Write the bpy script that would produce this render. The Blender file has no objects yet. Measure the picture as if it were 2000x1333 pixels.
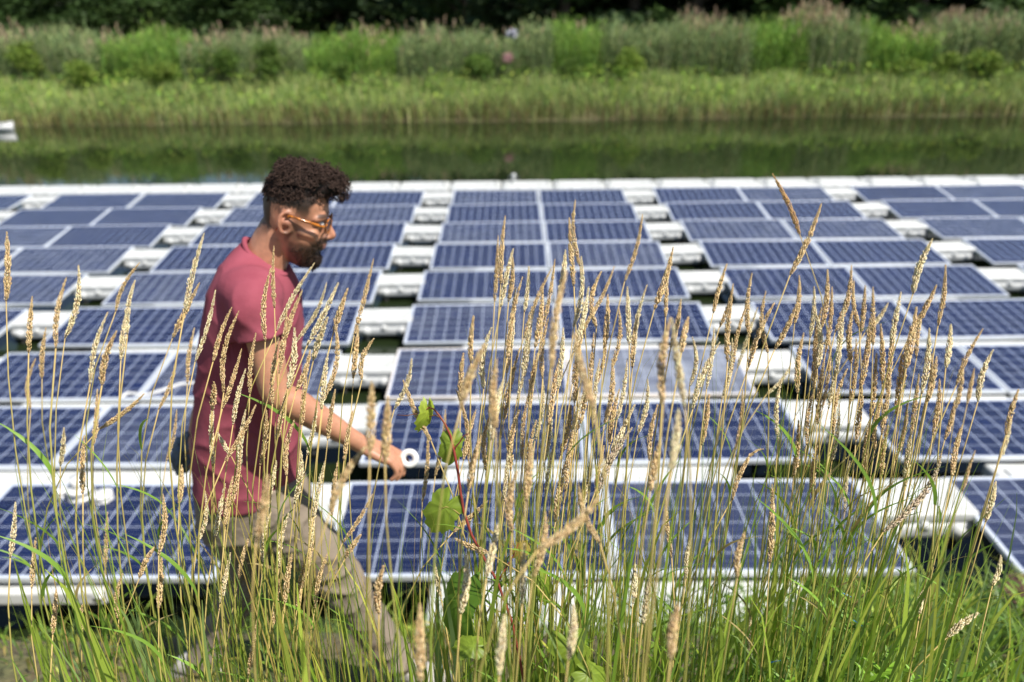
import bpy, bmesh, math, random
import numpy as np
from mathutils import Vector, Matrix, noise
random.seed(7); rng = np.random.default_rng(7)
C = bpy.context.scene.collection
R = math.radians
scene = bpy.context.scene

# ------------------------------------------------------------------ camera (photo is 2000 x 1333)
F_PX = 1440.0
CAM = Vector((0, 0, 3.85))
PITCH, ROLL, YAW = R(23.0), R(-0.66), math.atan(10 / 1560)      # yaw to the left
fw = Vector((-math.sin(YAW) * math.cos(PITCH), math.cos(YAW) * math.cos(PITCH), -math.sin(PITCH)))
rt = fw.cross(Vector((0, 0, 1))).normalized()
up = rt.cross(fw).normalized()
rt, up = (rt * math.cos(ROLL) + up * math.sin(ROLL)), (up * math.cos(ROLL) - rt * math.sin(ROLL))
def ray(x, y):
    return (fw + rt * ((x - 1000) / F_PX) - up * ((y - 666.5) / F_PX))
def at_depth(x, y, z):
    return CAM + ray(x, y) * z
def at_Y(x, y, Y):
    r = ray(x, y); return CAM + r * (Y / r.y)
def at_Z(x, y, Z):
    r = ray(x, y); return CAM + r * ((Z - CAM.z) / r.z)
cd = bpy.data.cameras.new('camera'); cam = bpy.data.objects.new('camera', cd); C.objects.link(cam)
mw = Matrix.Identity(4)
for i in range(3):
    mw[i][0] = rt[i]; mw[i][1] = up[i]; mw[i][2] = -fw[i]; mw[i][3] = CAM[i]
cam.matrix_world = mw
cd.sensor_width = 36; cd.lens = F_PX / 2000 * 36; cd.clip_start = 0.05; cd.clip_end = 2000
cd.dof.use_dof = True; cd.dof.focus_distance = 1.30; cd.dof.aperture_fstop = 2.5
scene.camera = cam

# ------------------------------------------------------------------ light
SUN_EL, SUN_AZ = R(56), R(122)          # azimuth clockwise from +Y
w = bpy.data.worlds.new('World'); scene.world = w; w.use_nodes = True
nt = w.node_tree; nt.nodes.clear()
o_ = nt.nodes.new('ShaderNodeOutputWorld'); b_ = nt.nodes.new('ShaderNodeBackground'); s_ = nt.nodes.new('ShaderNodeTexSky')
s_.sky_type = 'NISHITA'; s_.sun_disc = False; s_.sun_elevation = SUN_EL; s_.sun_rotation = SUN_AZ
s_.air_density = 1.0; s_.dust_density = .5; s_.ozone_density = 1.0
b_.inputs['Strength'].default_value = 0.085
nt.links.new(s_.outputs[0], b_.inputs[0]); nt.links.new(b_.outputs[0], o_.inputs[0])
sd = bpy.data.lights.new('sun', 'SUN'); sd.energy = 5.0; sd.angle = R(0.55); sd.color = (1, 0.95, 0.87)
sun = bpy.data.objects.new('sun', sd); C.objects.link(sun)
sv = Vector((math.cos(SUN_EL) * math.sin(SUN_AZ), math.cos(SUN_EL) * math.cos(SUN_AZ), math.sin(SUN_EL)))
sun.rotation_euler = sv.to_track_quat('Z', 'Y').to_euler(); sun.location = (10, -5, 30)
vs = scene.view_settings; vs.view_transform = 'Standard'; vs.look = 'None'; vs.gamma = 1; vs.exposure = 0.42

# ------------------------------------------------------------------ materials
def mat(name):
    m = bpy.data.materials.new(name); m.use_nodes = True; n = m.node_tree; n.nodes.clear()
    out = n.nodes.new('ShaderNodeOutputMaterial'); p = n.nodes.new('ShaderNodeBsdfPrincipled')
    n.links.new(p.outputs[0], out.inputs[0]); return m, n, p, out
def N(n, t, **k):
    x = n.nodes.new(t)
    for a, b in k.items(): setattr(x, a, b)
    return x
def noise_col(n, coord, scale, c1, c2, detail=4, lo=.35, hi=.65):
    t = N(n, 'ShaderNodeTexNoise'); t.inputs['Scale'].default_value = scale; t.inputs['Detail'].default_value = detail
    r = N(n, 'ShaderNodeValToRGB'); r.color_ramp.elements[0].position = lo; r.color_ramp.elements[1].position = hi
    r.color_ramp.elements[0].color = (*c1, 1); r.color_ramp.elements[1].color = (*c2, 1)
    n.links.new(coord, t.inputs['Vector']); n.links.new(t.outputs[0], r.inputs[0]); return r.outputs[0], t
def simple(name, c1, c2=None, rough=.6, scale=8, metal=0, bump=0, bscale=40, spec=.5, obj=True):
    m, n, p, o = mat(name); tc = N(n, 'ShaderNodeTexCoord'); co = tc.outputs['Object' if obj else 'Generated']
    c, _ = noise_col(n, co, scale, c1, c2 or tuple(x * .85 for x in c1))
    n.links.new(c, p.inputs['Base Color']); p.inputs['Roughness'].default_value = rough; p.inputs['Metallic'].default_value = metal
    p.inputs['Specular IOR Level'].default_value = spec
    if bump:
        t = N(n, 'ShaderNodeTexNoise'); t.inputs['Scale'].default_value = bscale; n.links.new(co, t.inputs['Vector'])
        b = N(n, 'ShaderNodeBump'); b.inputs['Strength'].default_value = bump; b.inputs['Distance'].default_value = .01
        n.links.new(t.outputs[0], b.inputs['Height']); n.links.new(b.outputs[0], p.inputs['Normal'])
    return m
def attr_mat(name, rough=.55, trans=.3, sat=1.0, spec=.3):
    m, n, p, o = mat(name); a = N(n, 'ShaderNodeAttribute', attribute_name='Col')
    n.links.new(a.outputs['Color'], p.inputs['Base Color']); p.inputs['Roughness'].default_value = rough
    p.inputs['Specular IOR Level'].default_value = spec
    if trans:
        t = N(n, 'ShaderNodeBsdfTranslucent'); mx = N(n, 'ShaderNodeMixShader'); mx.inputs[0].default_value = trans
        n.links.new(a.outputs['Color'], t.inputs[0]); n.links.new(p.outputs[0], mx.inputs[1]); n.links.new(t.outputs[0], mx.inputs[2])
        n.links.new(mx.outputs[0], o.inputs[0])
    return m
M_FRAME = simple('anodised_frame', (.74, .77, .80), (.66, .70, .74), rough=.38, scale=3, metal=.25)
M_FRAME_CREAM = simple('dusty_frame', (.80, .72, .64), (.70, .66, .62), rough=.6, scale=3)
M_FLOAT = simple('float_plastic', (.66, .67, .66), (.52, .53, .51), rough=.45, scale=5, bump=.2, bscale=6)
M_FLOATK = simple('float_lug_plastic', (.62, .63, .62), (.50, .51, .51), rough=.5, scale=6)
M_BLACK = simple('black_rubber', (.015, .015, .015), rough=.7)
M_WHITE = simple('white_plastic', (.82, .82, .80), (.74, .74, .73), rough=.35, scale=20)
M_LEAF = attr_mat('grass_blade', .45, .35)
M_HEAD = attr_mat('seed_head_straw', .7, .15, spec=.15)
M_STEM = attr_mat('grass_stem', .45, .12)
M_FAR = attr_mat('far_foliage', .6, .3, spec=.2)
M_BARK = simple('bark', (.09, .07, .05), (.05, .04, .03), rough=.9, scale=6)

def panel_mat(name, dust):
    m, n, p, o = mat(name); tc = N(n, 'ShaderNodeTexCoord'); sp = N(n, 'ShaderNodeSeparateXYZ')
    n.links.new(tc.outputs['Object'], sp.inputs[0]); L = n.links
    def mth(op, a, b=None, c=None):
        x = N(n, 'ShaderNodeMath', operation=op)
        for i, v in enumerate((a, b, c)):
            if v is None: continue
            if isinstance(v, (int, float)): x.inputs[i].default_value = v
            else: L.new(v, x.inputs[i])
        return x.outputs[0]
    def line(coord, pitch, half, off=0.):
        f = mth('FRACT', mth('DIVIDE', mth('ADD', coord, off + pitch * 50), pitch))
        d = mth('ABSOLUTE', mth('SUBTRACT', f, .5))                  # .5 at cell edge
        return mth('GREATER_THAN', d, .5 - half / pitch)
    PX, PY = 1.905 / 12, .951 / 6
    gx = line(sp.outputs['X'], PX, .0042); gy = line(sp.outputs['Y'], PY, .0027)
    ex = mth('GREATER_THAN', mth('ABSOLUTE', sp.outputs['X']), 1.905 / 2); ey = mth('GREATER_THAN', mth('ABSOLUTE', sp.outputs['Y']), .951 / 2)
    gap = mth('MINIMUM', mth('ADD', mth('ADD', gx, gy), mth('ADD', ex, ey)), 1.0)
    bus = line(sp.outputs['Y'], PY / 3, .0009, PY / 6)
    vor = N(n, 'ShaderNodeTexVoronoi'); vor.inputs['Scale'].default_value = 60; L.new(tc.outputs['Object'], vor.inputs['Vector'])
    cr = N(n, 'ShaderNodeValToRGB'); cr.color_ramp.elements[0].color = (.0035, .0085, .040, 1); cr.color_ramp.elements[1].color = (.0065, .015, .070, 1)
    L.new(vor.outputs['Color'], cr.inputs[0])
    # each cell a slightly different blue
    cell = N(n, 'ShaderNodeTexWhiteNoise', noise_dimensions='3D'); sn = N(n, 'ShaderNodeVectorMath', operation='SNAP'); sn.inputs[1].default_value = (PX, PY, 1)
    oi = N(n, 'ShaderNodeObjectInfo'); cx = N(n, 'ShaderNodeCombineXYZ'); L.new(oi.outputs['Random'], cx.inputs[2])
    L.new(tc.outputs['Object'], sn.inputs[0]); ad = N(n, 'ShaderNodeVectorMath', operation='ADD'); L.new(sn.outputs[0], ad.inputs[0]); L.new(cx.outputs[0], ad.inputs[1])
    L.new(ad.outputs[0], cell.inputs['Vector'])
    mr = N(n, 'ShaderNodeMapRange'); mr.inputs[3].default_value = .8; mr.inputs[4].default_value = 1.25; L.new(cell.outputs['Value'], mr.inputs[0])
    vm = N(n, 'ShaderNodeVectorMath', operation='SCALE'); L.new(cr.outputs[0], vm.inputs[0]); L.new(mr.outputs[0], vm.inputs['Scale'])
    m1 = N(n, 'ShaderNodeMix', data_type='RGBA'); L.new(bus, m1.inputs[0]); L.new(vm.outputs[0], m1.inputs[6]); m1.inputs[7].default_value = (.22, .25, .33, 1)
    m2 = N(n, 'ShaderNodeMix', data_type='RGBA'); L.new(gap, m2.inputs[0]); L.new(m1.outputs[2], m2.inputs[6]); m2.inputs[7].default_value = (.46, .52, .66, 1)
    # dust film and dried splashes
    dn = N(n, 'ShaderNodeTexNoise'); dn.inputs['Scale'].default_value = 2.2; dn.inputs['Detail'].default_value = 6; L.new(ad.outputs[0], dn.inputs['Vector'])
    dn2 = N(n, 'ShaderNodeTexNoise'); dn2.inputs['Scale'].default_value = 3.; dn2.inputs['Detail'].default_value = 8
    va = N(n, 'ShaderNodeVectorMath', operation='ADD'); L.new(tc.outputs['Object'], va.inputs[0]); L.new(cx.outputs[0], va.inputs[1]); L.new(va.outputs[0], dn2.inputs['Vector'])
    dr = N(n, 'ShaderNodeMapRange'); dr.inputs[1].default_value = .45; dr.inputs[2].default_value = .75
    dr.inputs[3].default_value = .008 + dust * .45; dr.inputs[4].default_value = .06 + dust; L.new(dn2.outputs[0], dr.inputs[0])
    m3 = N(n, 'ShaderNodeMix', data_type='RGBA'); L.new(dr.outputs[0], m3.inputs[0]); L.new(m2.outputs[2], m3.inputs[6]); m3.inputs[7].default_value = (.37, .40, .46, 1)
    L.new(m3.outputs[2], p.inputs['Base Color'])
    p.inputs['Roughness'].default_value = .12 + dust * .3; p.inputs['IOR'].default_value = 1.45
    return m
M_PANEL = panel_mat('photovoltaic_glass', 0.0); M_PANEL_D = panel_mat('dusty_photovoltaic_glass', .8); M_PANEL_M = panel_mat('hazy_photovoltaic_glass', .14)

# ------------------------------------------------------------------ helpers
class MB:
    def __init__(s): s.v = []; s.f = []; s.c = []; s.m = []; s.smooth = []
    def add(s, vs, fs, col=(1, 1, 1), mi=0, sm=True):
        o = len(s.v); s.v += [tuple(v) for v in vs]
        s.c += ([col] * len(vs) if not isinstance(col, list) else col)
        s.f += [tuple(i + o for i in f) for f in fs]; s.m += [mi] * len(fs); s.smooth += [sm] * len(fs)
    def box(s, c, d, rot=None, bev=0., mi=0, col=(1, 1, 1), seg=2):
        bm = bmesh.new(); bmesh.ops.create_cube(bm, size=1)
        for v in bm.verts: v.co = Vector((v.co.x * d[0], v.co.y * d[1], v.co.z * d[2]))
        if bev: bmesh.ops.bevel(bm, geom=bm.edges[:], offset=bev, segments=seg, affect='EDGES', profile=.5)
        M = (rot.to_matrix() if hasattr(rot, 'to_matrix') else (rot or Matrix.Identity(3)))
        vs = [M @ v.co + Vector(c) for v in bm.verts]; fs = [[v.index for v in f.verts] for f in bm.faces]
        bm.free(); s.add(vs, fs, col, mi, False)
    def tube(s, pts, rad, n=6, col=(1, 1, 1), mi=0, cap=True, flat=1.0):
        pts = [Vector(p) for p in pts]; k = len(pts)
        if not hasattr(rad, '__len__'): rad = [rad] * k
        cols = col if isinstance(col, list) else [col] * k
        vs = []; cs = []; ref = None
        for i, p in enumerate(pts):
            t = (pts[min(i + 1, k - 1)] - pts[max(i - 1, 0)]).normalized()
            if ref is None: ref = t.orthogonal().normalized()
            else: ref = (ref - t * ref.dot(t)).normalized()
            b = t.cross(ref)
            for j in range(n):
                a = 2 * math.pi * j / n
                vs.append(p + ref * math.cos(a) * rad[i] + b * math.sin(a) * rad[i] * flat); cs.append(cols[i])
        fs = [(i * n + j, i * n + (j + 1) % n, (i + 1) * n + (j + 1) % n, (i + 1) * n + j) for i in range(k - 1) for j in range(n)]
        if cap: fs += [tuple(range(n))[::-1], tuple((k - 1) * n + j for j in range(n))]
        s.add(vs, fs, cs, mi)
    def ribbon(s, pts, wid, side, col, mi=0, fold=.0):
        k = len(pts); vs = []
        for p, w_ in zip(pts, wid):
            p = Vector(p); vs += [p - side * w_ / 2, p + Vector((0, 0, -fold * w_)), p + side * w_ / 2]
        fs = []
        for i in range(k - 1):
            a = i * 3; fs += [(a, a + 1, a + 4, a + 3), (a + 1, a + 2, a + 5, a + 4)]
        s.add(vs, fs, col, mi)
    def build(s, name, m, parent=None, smooth=True):
        me = bpy.data.meshes.new(name); me.from_pydata(s.v, [], s.f)
        for x in (m if isinstance(m, (list, tuple)) else [m]): me.materials.append(x)
        me.polygons.foreach_set('material_index', s.m); me.polygons.foreach_set('use_smooth', [a and smooth for a in s.smooth])
        ca = me.color_attributes.new('Col', 'FLOAT_COLOR', 'POINT'); ca.data.foreach_set('color', np.array([(*c, 1) for c in s.c], dtype=np.float32).ravel())
        me.update(); o = bpy.data.objects.new(name, me); C.objects.link(o)
        if parent: o.parent = parent
        return o
def tag(o, label=None, cat=None, group=None, kind=None):
    if label: o['label'] = label
    if cat: o['category'] = cat
    if group: o['group'] = group
    if kind: o['kind'] = kind
    return o
def empty(name, loc, label, cat, group=None):
    o = bpy.data.objects.new(name, None); o.empty_display_size = .1; C.objects.link(o); o.location = loc
    return tag(o, label, cat, group)
def copy_tree(root, loc=None):
    c = root.copy(); C.objects.link(c)
    if loc is not None: c.location = loc
    for ch in list(root.children):
        d = ch.copy(); C.objects.link(d); d.parent = c
        for g in list(ch.children):
            e = g.copy(); C.objects.link(e); e.parent = d
    return c
def np_mesh(name, V, Fc, col, m, smooth=False):
    V = np.asarray(V, np.float32); Fc = np.asarray(Fc, np.int32); k = Fc.shape[1]
    me = bpy.data.meshes.new(name); me.vertices.add(len(V)); me.vertices.foreach_set('co', V.ravel())
    me.loops.add(Fc.size); me.loops.foreach_set('vertex_index', Fc.ravel()); me.polygons.add(len(Fc))
    me.polygons.foreach_set('loop_start', np.arange(0, Fc.size, k, dtype=np.int32)); me.polygons.foreach_set('loop_total', np.full(len(Fc), k, np.int32))
    me.materials.append(m); me.update(calc_edges=True); me.validate()
    if smooth: me.polygons.foreach_set('use_smooth', np.ones(len(Fc), bool))
    ca = me.color_attributes.new('Col', 'FLOAT_COLOR', 'POINT'); ca.data.foreach_set('color', np.c_[col, np.ones(len(col))].astype(np.float32).ravel())
    o = bpy.data.objects.new(name, me); C.objects.link(o); return o
def ribbons(base, tip, ctrl, width, wdir, col, seg=4, tipw=.05, tipcol=None):
    """batch of blades: quadratic curves base-ctrl-tip; returns V, F, col"""
    n = len(base); t = np.linspace(0, 1, seg + 1)[None, :, None]
    P = (1 - t) ** 2 * base[:, None] + 2 * t * (1 - t) * ctrl[:, None] + t ** 2 * tip[:, None]
    tt = t[0, :, 0]; prof = np.minimum(1, (1 - tt) * 1.8 + tipw) * np.minimum(1, .55 + tt * 2)
    Wd = width[:, None, None] * prof[None, :, None] * wdir[:, None] / 2
    V = np.stack([P - Wd, P + Wd], 2).reshape(-1, 3)
    b = (np.arange(n) * (seg + 1) * 2)[:, None, None]; i = (np.arange(seg) * 2)[None, :, None]
    Fc = (b + i + np.array([0, 1, 3, 2])[None, None]).reshape(-1, 4)
    if tipcol is None: cc = np.repeat(col, (seg + 1) * 2, 0)
    else:
        k = tt[None, :, None]; cc = (col[:, None] * (1 - k) + tipcol[:, None] * k); cc = np.repeat(cc, 2, 1).reshape(-1, 3)
    return V, Fc, cc
def join_np(parts):
    Vs, Fs, Cs = [], [], []; o = 0
    for V, Fc, cc in parts: Vs.append(V); Fs.append(Fc + o); Cs.append(cc); o += len(V)
    return np.concatenate(Vs), np.concatenate(Fs), np.concatenate(Cs)
def horiz(n):
    a = rng.uniform(0, 2 * math.pi, n); return np.c_[np.cos(a), np.sin(a), np.zeros(n)]
def mixcols(n, cols, var=.15, wts=None, k=1.):
    cols = np.array(cols) * k; i = rng.choice(len(cols), n, p=wts); c = cols[i] * rng.uniform(1 - var, 1 + var, (n, 1)); return np.clip(c * rng.uniform(.94, 1.06, (n, 3)), 0, 1)

# ------------------------------------------------------------------ terrain and water
def ground_z(x, y):
    """bank on the camera's side: walkable top, then a drop to the water; far bank beyond 33.8 m"""
    if y < 20:
        z = float(np.interp(y, [-6, 0, 1.0, 1.6, 2.0, 2.25, 2.45, 2.8, 3.3, 3.9, 4.6, 6], [2.3, 2.15, 1.93, 1.77, 1.665, 1.58, 1.42, 1.02, .45, -.08, -.4, -.6]))
        z += .05 * noise.noise(Vector((x * 1.3, y * 1.3, 0))) + .025 * noise.noise(Vector((x * 5, y * 5, 3)))
        return z
    if y < 33.6: return -.6 if y < 30 else -.35
    t = (y - 34.4) + .5 * noise.noise(Vector((x * .25, 0, 5)))
    return max(-.35, min(.9, t * .24)) + .1 * noise.noise(Vector((x * .3, y * .3, 1)))
def build_ground():
    ys = np.concatenate([np.linspace(-6, 0, 8), np.linspace(.2, 6, 60), np.linspace(6.5, 32, 16), np.linspace(32.5, 50, 36), np.linspace(52, 130, 14), [200, 400, 900]])
    xs = np.concatenate([[-900, -300, -120], np.linspace(-60, -8, 27), np.linspace(-7.6, 7.6, 96), np.linspace(8, 60, 27), [120, 300, 900]])
    V = [(x, y, ground_z(x, y)) for y in ys for x in xs]; nx = len(xs)
    Fc = [(j * nx + i, j * nx + i + 1, (j + 1) * nx + i + 1, (j + 1) * nx + i) for j in range(len(ys) - 1) for i in range(nx - 1)]
    m, n, p, o = mat('bank_soil'); tc = N(n, 'ShaderNodeTexCoord')
    c, _ = noise_col(n, tc.outputs['Object'], 2.5, (.16, .12, .075), (.10, .12, .045), 8)
    c2, t2 = noise_col(n, tc.outputs['Object'], 22, (.7, .68, .62), (1.25, 1.2, 1.1), 6)
    mx = N(n, 'ShaderNodeMix', data_type='RGBA', blend_type='MULTIPLY'); mx.inputs[0].default_value = 1
    n.links.new(c, mx.inputs[6]); n.links.new(c2, mx.inputs[7]); n.links.new(mx.outputs[2], p.inputs['Base Color']); p.inputs['Roughness'].default_value = .95
    b = N(n, 'ShaderNodeBump'); b.inputs['Distance'].default_value = .03; n.links.new(t2.outputs[0], b.inputs['Height']); n.links.new(b.outputs[0], p.inputs['Normal'])
    tag(np_mesh('ground', V, Fc, np.ones((len(V), 3)), m, True), kind='structure')
build_ground()
mb = MB(); mb.add([(-600, 3.2, 0), (600, 3.2, 0), (600, 36.5, 0), (-600, 36.5, 0)], [(0, 1, 2, 3)])
m, n, p, o = mat('pond_water'); tc = N(n, 'ShaderNodeTexCoord'); mp = N(n, 'ShaderNodeMapping'); mp.inputs['Scale'].default_value = (1, .6, 1)
p.inputs['Base Color'].default_value = (.014, .022, .008, 1); p.inputs['Roughness'].default_value = .012; p.inputs['IOR'].default_value = 1.33
t = N(n, 'ShaderNodeTexNoise'); t.inputs['Scale'].default_value = 5; t.inputs['Detail'].default_value = 3
b = N(n, 'ShaderNodeBump'); b.inputs['Strength'].default_value = .5; b.inputs['Distance'].default_value = .0025
n.links.new(tc.outputs['Object'], mp.inputs[0]); n.links.new(mp.outputs[0], t.inputs['Vector']); n.links.new(t.outputs[0], b.inputs['Height']); n.links.new(b.outputs[0], p.inputs['Normal'])
tag(mb.build('water', m), kind='structure')

# ------------------------------------------------------------------ solar array
PW, PD = 1.905 + .064, .951 + .064
def make_panel():
    root = empty('solar_panel', (0, 0, 0), 'x', 'solar panel', 'solar panels in the floating array')
    # frame: four bars, top lip 20 mm wide, 40 mm tall ; origin = centre of glass
    f = MB(); lip = .020; h = .040
    for sx in (-1, 1): f.box((sx * (PW / 2 - lip / 2), 0, -h / 2 + .003), (lip, PD, h), bev=.0015, seg=1)
    for sy in (-1, 1): f.box((0, sy * (PD / 2 - lip / 2), -h / 2 + .003), (PW - 2 * lip - .0005, lip, h), bev=.0015, seg=1)
    fr = f.build('frame', M_FRAME, root)
    g = MB(); a, b = PW / 2 - lip, PD / 2 - lip
    g.add([(-a, -b, 0), (a, -b, 0), (a, b, 0), (-a, b, 0), (-a, -b, -.006), (a, -b, -.006), (a, b, -.006), (-a, b, -.006)],
          [(0, 1, 2, 3), (7, 6, 5, 4)], sm=False)
    gl = g.build('glass', M_PANEL, root)
    for sx in (-1, 1):
        l = MB(); l.box((sx * .78, .40, -.13), (.05, .05, .18), bev=.004); l.box((sx * .78, .40, -.22), (.09, .10, .02), bev=.003)
        l.build('support_leg', M_FLOATK, root)
    jb = MB(); jb.box((0, .38, -.02), (.11, .09, .028), bev=.004); jb.build('junction_box', M_BLACK, root)
    return root, fr, gl
PROTO = make_panel()
LP = 4.65; P_ROW = 1.56; D_TOP0 = 4.87; H_TOP = 3.507; TH = R(8.5); XC = .555
row_name = ['nearest', 'second-nearest', 'third-nearest', 'fourth-nearest', 'fifth-nearest', 'sixth-nearest', 'seventh-nearest', 'second-farthest', 'farthest']
col_name = {-3: 'pair third left of centre', -2: 'pair second left of centre', -1: 'pair next left of centre', 0: 'centre pair', 1: 'pair next right of centre', 2: 'pair second right of centre', 3: 'pair third right of centre'}
def row_geo(r):
    Y = D_TOP0 + r * P_ROW; h = H_TOP; th = TH; dx = 0
    if r == 0: h = 3.27; th = R(4); dx = .10
    if r == 1: h = 3.40; th = R(3); dx = .06
    if r == 2: dx = .02; th = R(6)
    return Y, CAM.z - h, th, dx
def in_view(p, mar=120):
    d = p - CAM; z = d.dot(fw)
    if z < .1: return False
    x = 1000 + F_PX * d.dot(rt) / z; y = 666.5 - F_PX * d.dot(up) / z
    return -mar < x < 2000 + mar and -mar < y < 1333 + mar
first = True
linkproto = walkproto = None
def make_link():
    root = empty('link_float', (0, 0, 0), 'x', 'float', 'white link floats between the panel rows')
    b = MB()
    for sx in (-1, 1):
        b.box((sx * .63, .01, -.09), (1.23, .48, .18), bev=.03, seg=3)
        b.box((sx * .63, 0, .004), (1.02, .26, .02), bev=.008)
    b.build('body', M_FLOAT, root)
    for x in (-1.2, 0, 1.2):
        k = MB(); k.tube([(x, -.205, -.07), (x, -.24, -.07)], .035, 12); k.build('lug', M_FLOATK, root)
    return root
def make_walk():
    root = empty('walkway_float', (0, 0, 0), 'x', 'float', 'white walkway floats in the aisles')
    b = MB(); b.box((0, 0, -.045), (.78, .46, .09), bev=.03, seg=3)
    for i in range(4): b.box((0, -.15 + i * .1, .002), (.62, .035, .012), bev=.004, seg=1)
    b.build('deck', M_FLOAT, root)
    b = MB(); b.box((0, -.01, -.16), (.75, .47, .15), bev=.06, seg=4); b.build('hull', M_FLOATK, root)
    for sx in (-1, 1):
        k = MB(); k.tube([(sx * .24, -.16, -.15), (sx * .24, -.275, -.155)], [.07, .055], 14); k.build('lug', M_FLOATK, root)
        k = MB(); k.tube([(sx * .24, -.22, -.25), (sx * .24, -.18, -.33)], [.04, .04], 10, mi=0); k.build('coupling_pin', M_BLACK, root)
    k = MB(); k.tube([(0, -.18, -.1), (0, -.255, -.12)], [.045, .035], 12); k.build('nozzle', M_FLOAT, root)
    return root
LINK, WALK = make_link(), make_walk(); used = {'p': False, 'l': False, 'w': False}
def inst(key, proto):
    if not used[key]: used[key] = True; return proto
    return copy_tree(proto)
for r in range(9):
    Y, ztop, th, dx = row_geo(r)
    for k in range(-3, 4):
        for s in (-1, 1):
            xc = XC + LP * k + dx + s * (PW / 2 + .013)
            L = .951
            cen = Vector((xc + rng.normal(0, .008), Y - L / 2 * math.cos(th), ztop - L / 2 * math.sin(th)))
            if not (in_view(cen, 200)): continue
            o = inst('p', PROTO[0]); o.location = cen; o.rotation_euler = (th + rng.normal(0, .012), rng.normal(0, .006), rng.normal(0, .004))
            side = 'left' if s < 0 else 'right'
            o['label'] = f'blue gridded solar panel, {side} one of the {col_name[k]}, {row_name[r]} row'
            if r == 2 and k == 0:
                for c in o.children:
                    if c.name.startswith('frame'):
                        c.data = c.data.copy(); c.data.materials[0] = M_FRAME_CREAM
                    if c.name.startswith('glass'):
                        c.data = c.data.copy(); c.data.materials[0] = M_PANEL_D if s > 0 else M_PANEL_M
                o['label'] = (f'solar panel whitened by dust, {side} one of the centre pair, third row' if s > 0 else f'lightly dusty solar panel with cream frame, {side} one of the centre pair, third row')
            elif rng.random() < .25:
                for c in o.children:
                    if c.name.startswith('glass'): c.data = c.data.copy(); c.data.materials[0] = M_PANEL_M
        # link float in front of this row's near edge
        c = Vector((XC + LP * k + dx, Y - .951 * math.cos(th) - .27, ztop - .951 * math.sin(th) - .048))
        if r == 0: c = c + Vector((0, .42 if k < 0 else .12, -.035))
        if in_view(c, 250):
            o = inst('l', LINK); o.location = c; o.rotation_euler = (R(-1), 0, rng.normal(0, .004)); o.scale = (1, 1, .62 if r == 0 else 1)
            o['label'] = f'long white float at the front edge of the {col_name[k]}, {row_name[r]} row'
        c = Vector((XC + LP * (k + .5) + dx, Y - .19, ztop - .01 - (.04 if r > 1 else 0)))
        if in_view(c, 100) and not (r == 1 and k == 0 and False):
            o = inst('w', WALK); o.location = c; o.rotation_euler = (R(1.2) + rng.normal(0, .012), rng.normal(0, .01), rng.normal(0, .02))
            nxt = 'right' if k >= 0 else 'right'
            o['label'] = f'white aisle float just right of the {col_name[k]}, {row_name[r]} row'
# far edge walkway: end to end floats with lugs
YB = D_TOP0 + 8 * P_ROW + .56
proto = None
nb = 0
for i in range(-11, 13):
    x = i * 1.25 + .3; c = Vector((x, YB + rng.normal(0, .01), CAM.z - H_TOP + .03))
    if not in_view(c, 60): continue
    if proto is None:
        proto = empty('edge_float', c, 'x', 'float', 'white floats along the far edge of the array')
        b = MB(); b.box((0, 0, -.1), (1.22, .86, .2), bev=.04, seg=3); b.box((0, .02, .006), (1.0, .6, .03), bev=.01); b.build('body', M_FLOAT, proto)
        for sx in (-.5, .5):
            k_ = MB(); k_.tube([(sx, -.1, 0), (sx, -.1, .06)], .05, 10); k_.tube([(sx, -.1, .06), (sx, -.1, .08)], .035, 10); k_.build('bolt_cap', M_FLOAT, proto)
        o = proto
    else: o = copy_tree(proto, c)
    px = 1000 + F_PX * (c - CAM).dot(rt) / (c - CAM).dot(fw); nb += 1
    ords = ['first', 'second', 'third', 'fourth', 'fifth', 'sixth', 'seventh', 'eighth', 'ninth', 'tenth', 'eleventh', 'twelfth', 'thirteenth', 'fourteenth', 'fifteenth', 'sixteenth', 'seventeenth', 'eighteenth', 'nineteenth', 'twentieth', 'twenty-first', 'twenty-second', 'twenty-third', 'twenty-fourth']
    o['label'] = f'{ords[nb - 1]} white float from the left along the far edge of the array'
# mooring post on the far edge
c = at_Y(1003, 348, YB); c.z = CAM.z - H_TOP + .03
b = MB(); b.tube([(0, 0, 0), (0, 0, .03)], .08, 14); b.tube([(0, 0, .03), (0, 0, .17)], .035, 12); b.tube([(0, 0, .17), (0, 0, .23)], [.06, .05], 12)
o = b.build('mooring_post', M_FLOAT); o.location = (c.x, YB, c.z + .02); tag(o, 'short pale mooring post on the far edge of the panels near centre', 'post')

# small plastic fittings on the nearest left panel
def fitting(px, py, rad, hh, lab, name='pipe_fitting', cat='pipe fitting', two=False):
    Y, ztop, th, dx = row_geo(0); r_ = ray(px, py)
    # intersect panel plane
    nrm = Vector((0, -math.sin(th), math.cos(th))); p0 = Vector((0, Y, ztop + .004)); tt = (p0 - CAM).dot(nrm) / r_.dot(nrm); c = CAM + r_ * tt
    b = MB(); q = [(0, 0, 0), (0, 0, .01), (0, 0, .012), (0, 0, hh * .6), (0, 0, hh * .62), (0, 0, hh)]
    b.tube(q, [rad, rad, rad * .9, rad * .9, rad, rad * .94], 20)
    for i in range(8):
        a = i * math.pi / 4; b.box((math.cos(a) * rad * .96, math.sin(a) * rad * .96, hh * .35), (.008, .012, hh * .5), rot=Matrix.Rotation(a, 3, 'Z'), bev=.002)
    if two: b.tube([(0, 0, hh), (0, 0, hh * 1.9)], [rad * .55, rad * .5], 16)
    o = b.build(name, M_WHITE); o.location = c; o.rotation_euler = (th, 0, .3); tag(o, lab, cat)
fitting(203, 975, .072, .055, 'small low white plastic cap lying on the nearest left panel', 'pipe_plug', 'pipe plug')
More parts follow.
